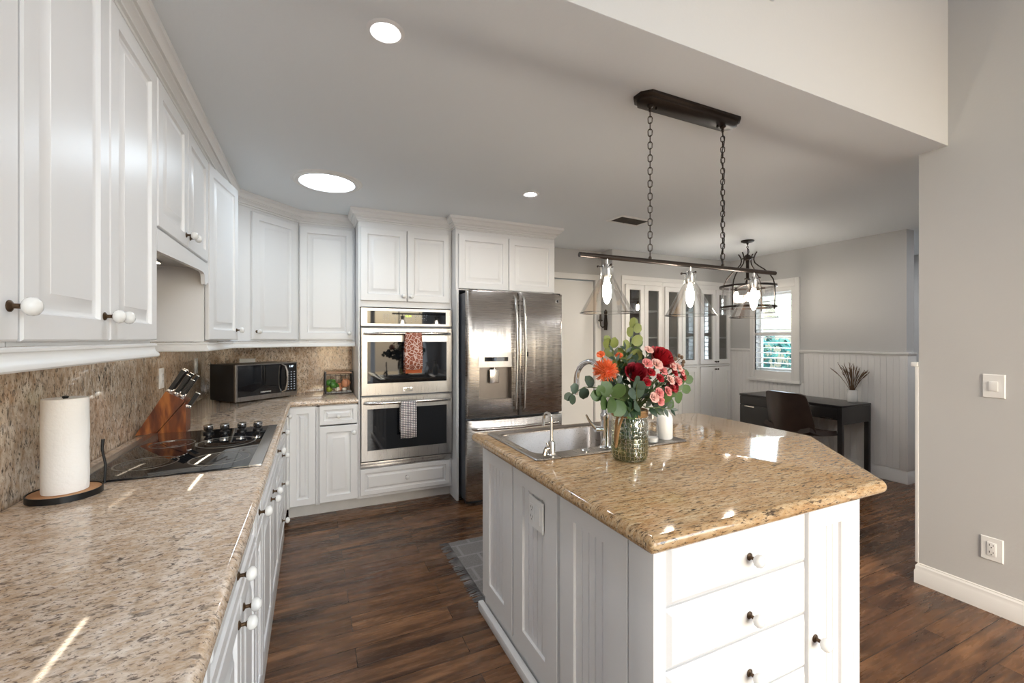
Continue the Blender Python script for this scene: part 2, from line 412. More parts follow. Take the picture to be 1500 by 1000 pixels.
def knob(parent, M, x, z, y0, s=1.0, mats=('knob_bronze', 'ceramic_white')):
    m = MB(); m.M = M @ Matrix.Translation((x, y0, z))
    m.lathe([(0, 0), (.011*s, 0), (.011*s, .002*s), (.008*s, .004*s), (.0048*s, .006*s), (.0048*s, .015*s), (.008*s, .019*s), (.008*s, .021*s)], ax='y', seg=14)
    m.mi = 1
    m.lathe([(.004*s, .0195*s), (.012*s, .0202*s), (.0165*s, .025*s), (.018*s, .031*s), (.016*s, .038*s), (.010*s, .043*s), (.001, .045*s)], ax='y', seg=18)
    return m.build('knob', list(mats), parent)
STY = {'raised': raised, 'plate': plate, 'bead': bead, 'shaker': shaker}
def front(kind, parent, M, x, z, w, h, style='raised', knobs=(), y0=0.0, mat='white_paint', **kw):
    m = MB(); m.M = M @ Matrix.Translation((x, y0, z)); STY[style](m, w, h, **kw)
    o = m.build(kind, mat, parent)
    for kx, kz in knobs: knob(o, M, x+kx, z+kz, y0+.02)
    return o
# ================================================================ the setting
H = 2.45; XL = -.82; YB = 4.345; XR = 3.157; YS = 1.16; XW = 5.19; YW = 2.205; YC = 4.14
def sbox(name, mat, boxes, props=ST, parent=None, bev=0):
    m = MB()
    for b in boxes: m.box(*b, bev=bev)
    return m.build(name, mat, parent, props, weld=False)
sbox('floor', 'wood_floor', [(XL-.2, 7.3, -4.2, 4.6, -.06, 0)])
sbox('wall_left', 'wall_paint', [(XL-.15, XL, -4.2, YB+.15, 0, 3.7)])
sbox('wall_back', 'wall_paint', [(XL, 2.53, YB, YB+.12, 0, H), (2.53, 3.10, YB, YB+.12, 2.10, H), (3.10, 3.30, YB, YB+.12, 0, H)])
sbox('wall_alcove', 'wall_paint', [(3.20, 5.19, YC, YC+.12, 2.14, H), (3.20, 3.36, YC, YC+.6, 0, 2.14), (3.20, 5.4, YC+.5, YC+.62, 0, H), (3.20, 3.36, YC+.12, YC+.5, 2.14, H)])
# dining wall with its window opening
y0, y1, z0, z1 = 3.304, 3.768, 1.0, 1.97
sbox('wall_dining', 'wall_paint', [(XW, XW+.135, YW, y0, 0, H), (XW, XW+.135, y1, YC+.62, 0, H), (XW, XW+.135, y0, y1, 0, z0), (XW, XW+.135, y0, y1, z1, H)])
sbox('wall_right', 'wall_paint', [(XR, XR+.115, -1.35, 1.285, 0, 3.7), (XR, XR+.115, -3.25, -1.35, 0, .65), (XR, XR+.115, -3.25, -1.35, 2.55, 3.7), (XR, XR+.115, -4.2, -3.25, 0, 3.7)])
sbox('wall_soffit', 'soffit_paint', [(XL, XR, YS, YS+.14, H+.0005, 3.7)])
sbox('wall_rear', 'soffit_paint', [(XL, .05, -4.2, -4.1, 0, 3.7), (2.75, XR+.115, -4.2, -4.1, 0, 3.7), (.05, 2.75, -4.2, -4.1, 2.25, 2.65), (.05, 2.75, -4.2, -4.1, 3.45, 3.7), (.05, 2.75, -4.2, -4.1, 0, .25)])
sbox('wall_hall', 'wall_paint', [(6.9, 7.02, .9, 3.3, 0, H), (5.325, 6.9, 3.14, 3.26, 0, H), (XR+.115, 7.02, .78, .9, 0, H)])
sbox('ceiling', 'ceiling_paint', [(XL, 7.02, YS+.001, YC+.62, H, H+.05), (XR+.115, 7.02, .78, YS, H, H+.05), (XL, XR+.115, -4.2, YS+.14, 3.7, 3.76)])
# outside of the dining window
m = MB(); m.box(5.6, 14, 2.8, 14, -.25, -.2); m.build('outdoor_ground', 'outdoor_ground', None, ST)
def profile_base(h=.13, t=.016): return [(0, 0), (t, 0), (t, h*.62), (t-.004, h*.68), (t-.004, h*.86), (t-.010, h*.93), (t-.010, h-.003), (0, h)]
def runs(name, path, prof, mat='white_trim', props=ST, closed=False, parent=None):
    m = MB(); sweep(m, path, prof, closed); return m.build(name, mat, parent, props)
runs('baseboard_right', [(XR+.115, 1.285), (XR, 1.285), (XR, -1.2)][::-1], [(-a, z) for a, z in profile_base(.115)])
runs('baseboard_dining', [(XW, 3.98), (XW, YW), (XW+.135, YW), (XW+.135, 3.1)], [(a, z) for a, z in profile_base(.13)])
runs('baseboard_hall', [(6.9, 3.14), (6.9, .9)], profile_base(.13))
# wainscot on the dining wall: beaded boards under a chair rail
m = MB(); pts = []; y = YW
while y < YC+.0:
    pts += [(XW-.010, y), (XW-.010, y+.046), (XW-.006, y+.048), (XW-.006, y+.051)]; y += .053
pts = [q for q in pts if q[1] > YW+.045]; m.sheet([[(a, b, .13) for a, b in pts], [(a, b, .88) for a, b in pts]])
pa = [p for p in pts if p[1] < 3.20]; pb = [p for p in pts if p[1] > 3.84]
for q in (pa, pb): m.sheet([[(a, b, .88) for a, b in q], [(a, b, 1.235) for a, b in q]])
m.box(XW-.014, XW-.0005, YW+.001, YW+.05, .13, 1.235, .001); m.box(XW-.014, XW+.148, YW-.014, YW-.0005, .13, 1.235, .001)
m.build('trim_1', 'white_trim', None, ST)
runs('trim_2', [(XW, 3.205), (XW, YW), (XW+.135, YW)], [(0, 1.225), (.014, 1.228), (.016, 1.238), (.026, 1.247), (.026, 1.262), (0, 1.266)])
runs('trim_3', [(XW, YC), (XW, 3.835)], [(0, 1.225), (.014, 1.228), (.016, 1.238), (.026, 1.247), (.026, 1.262), (0, 1.266)])
# capped end of the right wall
m = MB(); m.box(XR-.003, XR+.118, 1.286, 1.302, .115, 1.235, .002); m.box(XR-.012, XR+.128, 1.287, 1.318, 1.235, 1.262, .006)
m.build('trim_4', 'white_trim', None, ST)
# ---- window_1 with casing, sash, shutter
w1 = bpy.data.objects.new('window_1', None); COL.objects.link(w1); w1.location = (XW, (y0+y1)/2, z0); w1['_o'] = (XW, (y0+y1)/2, z0); w1['kind'] = 'structure'
m = MB()
for a, b, c, d in ((3.205, 3.262, .885, 2.12), (3.786, 3.835, .885, 2.12), (3.262, 3.786, 2.02, 2.12)): m.box(XW-.022, XW, a, b, c, d, .004)
m.box(XW-.045, XW, 3.19, 3.85, .865, .895, .006)
m.build('casing', 'white_trim', w1)
m = MB()
for a, b, c, d in ((3.262, 3.304, .895, 2.02), (3.768, 3.786, .895, 2.02), (3.304, 3.768, 1.97, 2.02), (3.304, 3.768, .895, 1.0), (3.304, 3.768, 1.44, 1.475)): m.box(XW-.016, XW+.012, a, b, c, d, .003)
m.build('shutter_frame', 'white_trim', w1)
for za, zb, n, nm in ((1.475, 1.97, 7, 'upper'), (1.0, 1.44, 7, 'lower')):
    for k in range(n):
        zc = za+(zb-za)*(k+.5)/n
        m = MB(); m.M = Matrix.Translation((XW+.006, 0, zc)) @ Matrix.Rotation(R(6 if nm == 'upper' else -8), 4, 'Y')
        m.lathe([(.0045, 3.306), (.0045, 3.766)], ax='y', seg=10, sx=6.5, sy=1); m.build('louver', 'white_trim', w1)
m = MB()
for a, b, c, d in ((3.304, 3.330, 1.0, 1.97), (3.742, 3.768, 1.0, 1.97), (3.33, 3.742, 1.94, 1.97), (3.33, 3.742, 1.0, 1.03), (3.33, 3.742, 1.43, 1.485)): m.box(XW+.075, XW+.11, a, b, c, d)
m.build('sash', 'white_trim', w1)
m = MB(); m.box(XW+.09, XW+.094, 3.33, 3.742, 1.03, 1.94); m.build('pane', 'window_glass', w1)
# ---- glazing behind the camera, seen only as reflections
w2 = bpy.data.objects.new('window_2', None); COL.objects.link(w2); w2.location = (1.4, -4.15, .25); w2['_o'] = (1.4, -4.15, .25); w2['kind'] = 'structure'
m = MB()
for b in ((.05, 2.75, .25, .33), (.05, 2.75, 2.18, 2.25), (.05, .13, .33, 2.18), (2.67, 2.75, .33, 2.18), (1.35, 1.46, .33, 2.18), (.7, .73, .33, 2.18), (2.05, 2.08, .33, 2.18), (.13, 2.67, 1.6, 1.63)): m.box(b[0], b[1], -4.12, -4.09, b[2], b[3])
m.build('window_frame', 'white_trim', w2)
# ---- back door with casing (beyond the refrigerator)
d1 = bpy.data.objects.new('door_1', None); COL.objects.link(d1); d1.location = (2.82, YB, 0); d1['_o'] = (2.82, YB, 0); d1['kind'] = 'structure'
m = MB(); m.box(2.535, 3.095, YB+.02, YB+.06, .01, 2.09, .003); m.build('door_panel', 'white_trim', d1)
m = MB(); m.box(3.10, 3.175, YB-.02, YB, 0, 2.12, .004); m.box(2.43, 3.175, YB-.022, YB, 2.10, 2.165, .004); m.box(2.45, 2.53, YB-.02, YB, 0, 2.10, .004)
m.build('casing', 'white_trim', d1)
# ---- hall door
d2 = bpy.data.objects.new('door_2', None); COL.objects.link(d2); d2.location = (6.9, 3.0, 0); d2['_o'] = (6.9, 3.0, 0); d2['kind'] = 'structure'
m = MB(); m.box(6.87, 6.9, 2.862, 2.915, 0, 2.16, .004); m.box(6.87, 6.9, 2.915, 3.12, 2.10, 2.16, .004); m.build('casing', 'white_trim', d2)
m = MB(); m.box(6.875, 6.9, 2.925, 3.12, .01, 2.09, .002); m.build('door_panel', 'white_trim', d2)
for z in (1.82, 1.085, .345):
    m = MB(); m.box(6.862, 6.872, 2.905, 2.935, z-.05, z+.05); m.build('hinge', 'bronze', d2)
# ---- shrubs outside the dining window
random.seed(5)
def shrub(x, y, h, r, mat, label):
    t = thing('shrub', (x, y, -.2), label, 'shrub', None)
    m = MB(); m.tube([(x, y, -.2), (x+.05, y, h*.4), (x, y+.04, h*.7)], [.06, .05, .03], 6); m.build('trunk', 'trunk', t)
    m = MB()
    for k in range(520):
        a, b = random.random()*2*PI, random.uniform(-1, 1); rr = r*random.uniform(.6, 1.0); c = math.sqrt(1-b*b)
        p = Vector((x+rr*c*math.cos(a), y+rr*c*math.sin(a), h*.55+h*.45*b))
        q = Euler((random.random()*6, random.random()*6, random.random()*6)).to_matrix(); s = .10
        m._f([m.v(p+q @ Vector(u)) for u in ((-s, 0, 0), (0, -s*.5, .01), (s, 0, 0), (0, s*.5, .01))])
    m.build('foliage', mat, t, weld=False)
shrub(8.6, 6.0, 1.42, .95, 'foliage_teal', 'teal green shrub outside the dining window, nearest the glass')
shrub(10.0, 8.2, 1.5, 1.2, 'foliage', 'darker green shrub farther out beyond the dining window')
# ================================================================ cabinetry
FX = lambda y, z, x=-.52: frame((x, y, z), (0, 1, 0), (1, 0, 0))      # faces +X, local x runs along Y
FY = lambda x, z, y: frame((x, y, z), (1, 0, 0), (0, -1, 0))          # faces -Y
def body(parent, M, w, h, d, mat='white_paint', name='cabinet_box'):
    m = MB(); m.M = M; m.box(0, w, -d, -.001, 0, h); return m.build(name, mat, parent)
UZ, UT = 1.39, 2.335
def upper(y0, y1, label, doors, z0=UZ):
    t = thing('wall_cabinet', (-.52, (y0+y1)/2, z0-.01), label, 'cabinet')
    M = FX(y0, 0); m = MB(); m.M = M; m.box(0.0005, y1-y0-.0005, -.298, -.001, z0-.01, 2.40); m.build('cabinet_box', 'white_paint', t)
    for (a, b, kn) in doors: front('door', t, M, a-y0, z0, b-a, UT-z0, 'raised', [(kn-a, .065)] if kn else ())
    return t
upper(.33, 1.134, 'white raised-panel wall cabinet above the nearest stretch of counter', [(.335, .728, None), (.734, 1.130, 1.100)])
upper(1.137, 1.937, 'white two-door wall cabinet above the paper towel roll', [(1.141, 1.533, 1.500), (1.539, 1.932, 1.568)])
# hood cabinet: short doors over a niche with a shaped valance
t = thing('hood_cabinet', (-.52, 2.36, 1.375), 'white cabinet with short doors over the open niche above the cooktop', 'cabinet')
M = FX(1.94, 0)
m = MB(); m.M = M
m.box(0, .842, -.298, -.001, 1.79, 2.40)
m.build('cabinet_box', 'white_paint', t)
front('door', t, M, .006, 1.80, .41, UT-1.80, 'raised', [(.38, .05)]); front('door', t, M, .423, 1.80, .41, UT-1.80, 'raised', [(.032, .05)])
m = MB(); m.M = M; pr = [(0, 1.79), (0, 1.710), (.30, 1.722), (.60, 1.733), (.715, 1.735), (.745, 1.728), (.757, 1.712), (.760, 1.690), (.770, 1.678), (.800, 1.678), (.812, 1.690), (.8415, 1.692), (.8415, 1.79)]
m.loft([[(x, .001, z) for x, z in pr], [(x, .019, z) for x, z in pr]]); m.build('valance', 'white_paint', t)
m = MB(); m.box(-.80, -.545, 2.00, 2.73, 1.762, 1.7895, .004); m.build('hood_liner', 'stainless_h', t)
t = upper(2.785, 3.598, 'white wall cabinet beside the cooktop niche with its door slightly ajar', [(3.25, 3.594, None)])
Mo = Matrix.Translation((-.517, 2.79, 0)) @ Matrix.Rotation(R(-9.5), 4, 'Z') @ frame((0, 0, 0), (0, 1, 0), (1, 0, 0))
front('door', t, Mo, 0, UZ, .446, UT-UZ, 'raised', [(.415, .06)])
# corner and back uppers
t = thing('corner_wall_cabinet', (-.35, 3.85, UZ-.01), 'white diagonal corner wall cabinet above the microwave', 'cabinet')
m = MB(); m.prism([(-.52, 3.601), (-.101, 4.02), (-.101, YB-.001), (-.819, YB-.001), (-.819, 3.601)], UZ-.01, 2.40); m.build('cabinet_box', 'white_paint', t)
s2 = math.sqrt(.5); Md = frame((-.52+.001, 3.60-.001, 0), (s2, s2, 0), (s2, -s2, 0))
front('door', t, Md, .155, UZ, .405, UT-UZ, 'raised', [(.035, .06)])
t = thing('wall_cabinet', (.12, 4.02, UZ-.01), 'white single-door wall cabinet between the diagonal corner and the ovens', 'cabinet')
M = FY(-.1, 0, 4.02); body(t, M @ Matrix.Translation((.001, 0, UZ-.01)), .44, 1.02, .309)
front('door', t, M, .008, UZ, .418, UT-UZ, 'raised', [(.385, .055)])
# oven tower
t = thing('oven_cabinet', (.74, 3.74, 0), 'white tall cabinet that holds the double wall oven', 'cabinet')
M = FY(.345, 0, 3.74); m = MB(); m.M = M
m.box(0, .785, -.588, -.001, 1.66, 2.40); m.box(0, .012, -.588, -.001, .09, 1.66); m.box(.773, .785, -.588, -.001, .09, 1.66); m.box(.012, .773, -.588, -.001, .09, .335)
m.build('cabinet_box', 'white_paint', t)
front('door', t, M, .014, 1.71, .372, .60, 'raised', [(.345, .045)]); front('door', t, M, .393, 1.71, .372, .60, 'raised', [(.03, .045)])
front('drawer', t, M, .012, .115, .75, .215, 'raised', [(.375, .115)], fr=.035)
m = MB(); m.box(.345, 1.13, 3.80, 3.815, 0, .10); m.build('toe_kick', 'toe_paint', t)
# refrigerator surround
t = thing('refrigerator_cabinet', (1.62, 3.62, 0), 'white cabinet and side panel built around the refrigerator', 'cabinet')
M = FY(1.132, 0, 3.62); m = MB(); m.M = M; m.box(0, .985, -.70, -.001, 1.82, 2.40); m.build('cabinet_box', 'white_paint', t)
front('door', t, M, .022, 1.832, .470, .475, 'raised'); front('door', t, M, .498, 1.832, .470, .475, 'raised')
m = MB(); m.box(1.132, 1.152, 3.60, YB-.002, 0, 1.82); m.build('side_panel', 'white_paint', t)
m = MB(); m.box(2.10, 2.117, 3.63, YB-.002, 0, 1.82); m.build('side_panel', 'white_paint', t)
# crown and light rail
cr = [(0, 2.358), (.009, 2.358), (.009, 2.370), (.018, 2.372), (.018, 2.380), (.026, 2.388), (.036, 2.394), (.036, 2.402), (.046, 2.402), (.050, 2.412), (.058, 2.422), (.066, 2.426), (.066, 2.4495), (0, 2.4495)]
path = [(-.52, .3), (-.52, 3.60), (-.10, 4.02), (.345, 4.02)]
runs('trim_5', path, [(a-.0005, z) for a, z in cr])
runs('trim_6', [(.345, 4.02), (.345, 3.74), (1.132, 3.74), (1.132, 3.62), (2.117, 3.62), (2.117, YB-.01)], [(a+.0005, z) for a, z in cr])
m = MB(); m.M = FY(1.13, 0, 3.62); m.b.verts.ensure_lookup_table()
rp = []
for k in range(50):
    x = .01+.97*k/49; rp.append((x, .006, 2.350+.0022*math.sin(k*2.2)))
m.tube(rp, .006, 8); m.build('trim_7', 'white_trim', None, ST)
def rail(o): return [(0, 1.332), (o*.86, 1.332), (o, 1.336), (o, 1.343), (o*.9, 1.347), (o*.70, 1.352), (o*.60, 1.360), (o*.60, 1.368), (o*.78, 1.371), (o*.78, 1.376), (o*.6, 1.3795), (0, 1.3795)]
runs('trim_8', [(-.52, .3), (-.52, 1.912), (-.798, 1.912)], [(a, z) for a, z in rail(.026)])
runs('trim_9', [(-.798, 2.785), (-.52, 2.785), (-.52, 3.60), (-.10, 4.02), (.342, 4.02)], [(a, z-.003) for a, z in rail(.024)])
# base cabinets, left run: doors at X -.172
def base(y0, y1, label, items, toe=True):
    t = thing('base_cabinet', (-.19, (y0+y1)/2, 0), label, 'cabinet'); M = FX(y0, 0, -.192)
    m = MB(); m.M = M; m.box(0.0005, y1-y0-.0005, -.62, -.58, .09, .86); m.box(.0005, .02, -.58, -.001, .09, .86); m.box(y1-y0-.02, y1-y0-.0005, -.58, -.001, .09, .86); m.box(.02, y1-y0-.02, -.58, -.001, .09, .11); m.box(.02, y1-y0-.02, -.03, -.001, .82, .86)
    m.build('cabinet_box', 'white_paint', t)
    for kd, a, b, z0, z1, ks in items:
        front(kd, t, M, a-y0, z0, b-a, z1-z0, 'raised', [(k[0]-a, k[1]-z0) for k in ks], fr=.055 if kd == 'door' else .032)
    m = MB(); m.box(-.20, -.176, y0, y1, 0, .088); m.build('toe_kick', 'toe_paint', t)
    return t
DZ = (.105, .705); RZ = (.715, .866)
base(.10, .932, 'white base cabinet nearest the camera under the left counter', [('door', .106, .513, *DZ, ()), ('door', .519, .926, *DZ, ()), ('drawer', .106, .926, *RZ, ())])
base(.934, 1.70, 'white base cabinet with two doors under the paper towel roll', [('door', .94, 1.352, *DZ, [(1.315, .655)]), ('door', 1.358, 1.694, *DZ, [(1.40, .655)]), ('drawer', .94, 1.694, *RZ, [(1.30, .79)])])
base(1.702, 1.90, 'narrow white base cabinet just before the cooktop', [('door', 1.708, 1.894, *DZ, ()), ('drawer', 1.708, 1.894, *RZ, [(1.79, .775)])])
base(1.902, 2.78, 'white base cabinet with two doors under the cooktop', [('door', 1.908, 2.338, *DZ, [(2.285, .655)]), ('door', 2.344, 2.774, *DZ, [(2.40, .655)]), ('drawer', 1.908, 2.774, *RZ, [(2.72, .775)])])
base(2.782, 3.44, 'white four-drawer base cabinet beyond the cooktop', [('drawer', 2.788, 3.434, *RZ, [(3.11, .80)]), ('drawer', 2.788, 3.434, .575, .705, [(3.11, .655)]), ('drawer', 2.788, 3.434, .36, .565, [(3.11, .475)]), ('drawer', 2.788, 3.434, .105, .35, [(3.13, .235)])])
t = thing('base_cabinet', (-.19, 3.6, 0), 'white filler panel at the inner corner of the counters with one small knob', 'cabinet')
fo = front('filler_panel', t, FX(3.442, 0, -.192), 0, .09, .29, .77, 'plate', [(.05, .75)])
# back run
t = thing('base_cabinet', (-.06, 3.74, 0), 'white full-height door base cabinet in the inner corner beneath the microwave', 'cabinet'); M = FY(-.165, 0, 3.74)
m = MB(); m.M = M; m.box(0, .005, -.58, -.001, .09, .86); m.box(.196, .208, -.58, -.001, .09, .86); m.box(0, .208, -.58, -.02, .09, .11); m.box(.005, .196, -.02, -.001, .84, .871); m.build('cabinet_box', 'white_paint', t)
front('door', t, M, .008, .105, .185, .762, 'raised', (), fr=.05)
m = MB(); m.box(-.198, -.158, 3.733, 3.765, .09, .871, .001); m.build('corner_post', 'white_paint', t)
m = MB(); m.box(-.165, .043, 3.80, 3.815, 0, .10); m.build('toe_kick', 'toe_paint', t)
t = thing('base_cabinet', (.2, 3.74, 0), 'white base cabinet with one drawer and one door beneath the wire basket', 'cabinet'); M = FY(.045, 0, 3.74)
m = MB(); m.M = M; m.box(0, .012, -.58, -.001, .09, .86); m.box(.286, .298, -.58, -.001, .09, .86); m.box(0, .298, -.58, -.02, .09, .11); m.box(.012, .286, -.02, -.001, .84, .871); m.build('cabinet_box', 'white_paint', t)
front('drawer', t, M, .008, .715, .282, .152, 'raised', [(.14, .07)], fr=.032)
front('door', t, M, .008, .105, .282, .60, 'raised', [(.255, .54)], fr=.05)
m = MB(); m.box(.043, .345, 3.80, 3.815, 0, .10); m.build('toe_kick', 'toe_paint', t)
# L-shaped granite counter and backsplash
m = MB()
outer = [(-.8, -.6), (-.145, -.6), (-.145, 3.71), (.343, 3.71), (.343, YB-.022), (-.8, YB-.022)]
slab(m, roundpoly(outer, [0, 0, .03, 0, 0, 0]), [], .872, .915, .018)
m.build('countertop', 'granite_left', None, T('polished beige granite counter wrapping the corner below the wall cabinets', 'countertop'))
m = MB(); m.box(XL, -.80, -.6, YB-.02, .872, 1.378); m.box(XL, -.80, 1.94, 2.783, 1.378, 1.788); m.build('backsplash', 'granite_wall', None, T('granite backsplash slab on the wall behind the cooktop', 'backsplash'), weld=False)
m = MB(); m.box(-.80, .343, YB-.02, YB, .872, 1.385); m.build('backsplash', 'granite_wall', None, T('granite backsplash slab on the wall behind the microwave', 'backsplash'), weld=False)
# ---------------------------------------------------------------- island
t = thing('kitchen_island', (1.26, 1.48, 0), 'white beaded-panel kitchen island with drawers facing the camera', 'island')
m = MB()
m.box(.815, .835, .872, 2.099, 0, .868); m.box(.835, 1.70, .880, .90, 0, .868); m.box(1.70, 1.7215, .872, 2.099, 0, .868); m.box(.835, 1.70, 2.08, 2.10, 0, .868)
m.box(.80, .8425, .865, .962, 0, .871, .002); m.build('cabinet_box', 'white_paint', t, weld=False)
MI = frame((.818, 0, 0), (0, 1, 0), (-1, 0, 0))
for a, b in ((.968, 1.331), (1.352, 1.722), (1.739, 2.098)):
    m = MB(); m.M = MI @ Matrix.Translation((a, 0, .085)); bead(m, b-a, .782, .018, fr=.088, pitch=.036, rec=.010); m.build('beaded_panel', 'white_paint', t)
m = MB(); m.M = MI; m.box(.962, 2.10, 0, .002, .0, .871); m.build('side_frame', 'white_paint', t)
m = MB(); m.box(.778, .808, .85, 2.112, 0, .045, .008); m.box(.80, 1.722, .848, .866, 0, .07, .005); m.build('base_shoe', 'white_paint', t)
MF = FY(0, 0, .880)
for z0, z1 in ((.688, .855), (.520, .682), (.352, .514), (.10, .346)):
    front('drawer', t, MF, .842, z0, .588, z1-z0, 'plate', [(.315, (z1-z0)*.44)], bev=.012)
o = front('door', t, MF, 1.437, .10, .246, .757, 'bead', (), fr=.072, pitch=.034)
knob(o, MF, 1.466, .435, .02, 1.15)
m = MB(); m.M = MF; m.box(1.687, 1.722, 0, .018, .0, .868, .002); m.build('corner_stile', 'white_paint', t)
# island top with the sink cut-out
outer = roundpoly([(.735, .80), (1.768, .80), (2.262, 1.335), (2.290, 2.09), (.735, 2.115)], [.02, .045, .05, .05, .04])
SX0, SX1, SY0, SY1 = .80, 1.60, 1.50, 2.05
m = MB(); slab(m, outer, [[(SX0+.03, SY0+.07), (1.45, SY0+.07), (1.45, SY1-.03), (SX0+.03, SY1-.03)]], .872, .915, .020)
m.build('island_countertop', 'granite_island', None, T('polished golden granite top with a clipped corner on the island', 'countertop'))
# outlet on the island panel
def plate_thing(name, M, w, h, label, cat, slots):
    t = thing(name, tuple(M.translation), label, cat)
    m = MB(); m.M = M; m.loft([[(x, y, z) for x, z in rect(-w/2+i, w/2-i, -h/2+i, h/2-i)] for i, y in ((0, 0), (0, .003), (.003, .006))]); m.build('cover_plate', 'white_plastic', t)
    return t
def socket(t, M, cx, cz, gfci=False):
    m = MB(); m.M = M @ Matrix.Translation((cx, .006, cz)); m.box(-.0165, .0165, 0, .003, -.034, .034, .001); o = m.build('receptacle', 'white_plastic', t)
    for dz in (-.018, .018):
        m = MB(); m.M = M @ Matrix.Translation((cx, .009, cz+dz)); m.box(-.008, -.006, 0, .0006, -.002, .008); m.box(.006, .008, 0, .0006, -.002, .007); m.box(-.002, .002, 0, .0006, -.011, -.007); m.build('slot', 'dark_slot', o)
MO = frame((.7995, 1.506, .710), (0, -1, 0), (-1, 0, 0))
t = plate_thing('power_outlet', MO, .118, .118, 'white double-gang outlet on the beaded side of the island', 'outlet', 0)
socket(t, MO, -.024, 0); 
m = MB(); m.M = MO @ Matrix.Translation((.024, .006, 0)); m.box(-.0165, .0165, 0, .003, -.034, .034, .001); m.build('switch_rocker', 'white_plastic', t)
MO = frame((XR, .99, .322), (0, -1, 0), (-1, 0, 0)); t = plate_thing('power_outlet', MO, .082, .118, 'white outlet low on the grey right wall above the baseboard', 'outlet', 0); socket(t, MO, 0, 0)
MO = frame((XR, .983, 1.154), (0, -1, 0), (-1, 0, 0)); t = plate_thing('light_switch', MO, .082, .120, 'white light switch on the grey right wall at hand height', 'switch', 0)
m = MB(); m.M = MO @ Matrix.Translation((0, .006, 0)); m.box(-.0165, .0165, 0, .006, -.024, .024, .0015); m.build('switch_rocker', 'white_plastic', t)
MO = frame((-.7995, 3.16, 1.165), (0, -1, 0), (1, 0, 0)); t = plate_thing('power_outlet', MO, .075, .118, 'white outlet on the granite behind the knife block', 'outlet', 0); socket(t, MO, 0, 0)
MO = frame((-.7995, 4.0, 1.19), (0, -1, 0), (1, 0, 0)); t = plate_thing('power_outlet', MO, .075, .118, 'white outlet on the granite side wall next to the microwave', 'outlet', 0); socket(t, MO, 0, 0)
MO = frame((-.50, YB-.0205, 1.19), (1, 0, 0), (0, -1, 0)); t = plate_thing('power_outlet', MO, .118, .075, 'white sideways outlet on the granite just above the microwave', 'outlet', 0)
# ================================================================ lights in the ceiling
def can(x, y, r, label):
    t = thing('recessed_light', (x, y, H), label, 'light', 'recessed ceiling lights')
    m = MB(); m.lathe([(r*.86, H+.012), (r*.80, H-.004), (r*1.12, H-.007), (r*1.38, H-.0005)], o=(x, y, 0), seg=36, cap0=False, cap1=False); m.build('trim_ring', 'white_trim', t)
    m = MB(); m.lathe([(0, H-.003), (r*.82, H-.003)], o=(x, y, 0), seg=30, cap0=False, cap1=False); m.build('lens', 'lamp_can', t)
can(.23, 1.535, .046, 'recessed ceiling light above the near end of the left counter')
can(1.446, 2.818, .046, 'recessed ceiling light between the ovens and the island pendant')
can(4.25, 1.45, .06, 'unseen recessed ceiling light added behind the end of the grey right wall')  # this and the next two: unseen lights added to brighten dining side and hall
can(5.95, 1.35, .06, 'unseen recessed ceiling light added in the far hall behind the grey right wall')
can(6.0, 2.6, .06, 'unseen recessed ceiling light added in the hall past the dining wall')
x, y = .095, 3.17
t = thing('tubular_skylight', (x, y, H), 'large round glowing skylight diffuser in the ceiling near the corner cabinets', 'skylight')
m = MB(); m.lathe([(.163, H-.004), (.175, H-.014), (.195, H-.014), (.205, H-.006), (.214, H-.008), (.224, H-.0005)], o=(x, y, 0), seg=56, cap0=False, cap1=False); m.build('trim_ring', 'white_trim', t)
m = MB(); m.lathe([(0, H-.010), (.10, H-.009), (.166, H-.004)], o=(x, y, 0), seg=56, cap0=False, cap1=False); m.build('diffuser', 'lamp_daylight', t)
t = thing('ceiling_vent', (2.57, 3.08, H), 'brown slatted air vent in the ceiling beyond the pendant chains', 'vent')
m = MB(); m.M = Matrix.Translation((2.57, 3.08, H)) @ Matrix.Rotation(R(4), 4, 'Z')
m.loft([[(x, y, z) for x, y in ((-a, -b), (a, -b), (a, b), (-a, b))] for a, b, z in ((.185, .105, -.001), (.180, .100, -.008), (.158, .078, -.008), (.155, .075, -.001))], False, False); m.build('vent_frame', 'white_trim', t)
m = MB(); m.M = Matrix.Translation((2.57, 3.08, H)) @ Matrix.Rotation(R(4), 4, 'Z')
m.box(-.156, .156, -.076, .076, -.0018, -.001)
for k in range(9): m.box(-.156, .156, -.072+.0165*k, -.064+.0165*k, -.007, -.003)
m.box(-.003, .003, -.076, .076, -.008, -.0022); m.build('slats', 'vent_brown', t)
t = thing('wall_vent', (1.53, YS, 2.76), 'white vent grille on the high wall above the soffit edge', 'vent')
m = MB(); m.box(1.36, 1.70, YS-.010, YS, 2.762, 3.0, .004); m.build('vent_frame', 'white_trim', t)
m = MB()
for k in range(9): m.box(1.385, 1.675, YS-.014, YS-.0095, 2.785+.022*k, 2.797+.022*k)
m.build('slats', 'white_trim', t)
# under-cabinet strips
def strip(x0, x1, y0, y1, z, label):
    t = thing('under_cabinet_light', ((x0+x1)/2, (y0+y1)/2, z), label, 'light', 'under-cabinet light strips')
    m = MB(); m.box(x0-.006, x1+.006, y0-.01, y1+.01, z-.008, z, .002); m.build('housing', 'white_plastic', t)
    m = MB(); m.box(x0, x1, y0, y1, z-.0105, z-.0082); m.build('diffuser', 'lamp_strip', t)
strip(-.592, -.575, 1.42, 1.70, 1.3795, 'slim light strip under the cabinet above the paper towel roll')
strip(-.592, -.575, 2.95, 3.42, 1.3795, 'slim light strip under the cabinet with the ajar door')
strip(-.67, -.655, 2.25, 2.58, 1.7615, 'slim light strip under the niche above the cooktop')
strip(-.02, .27, 4.08, 4.10, 1.3795, 'slim light strip under the back wall cabinet above the wire basket')
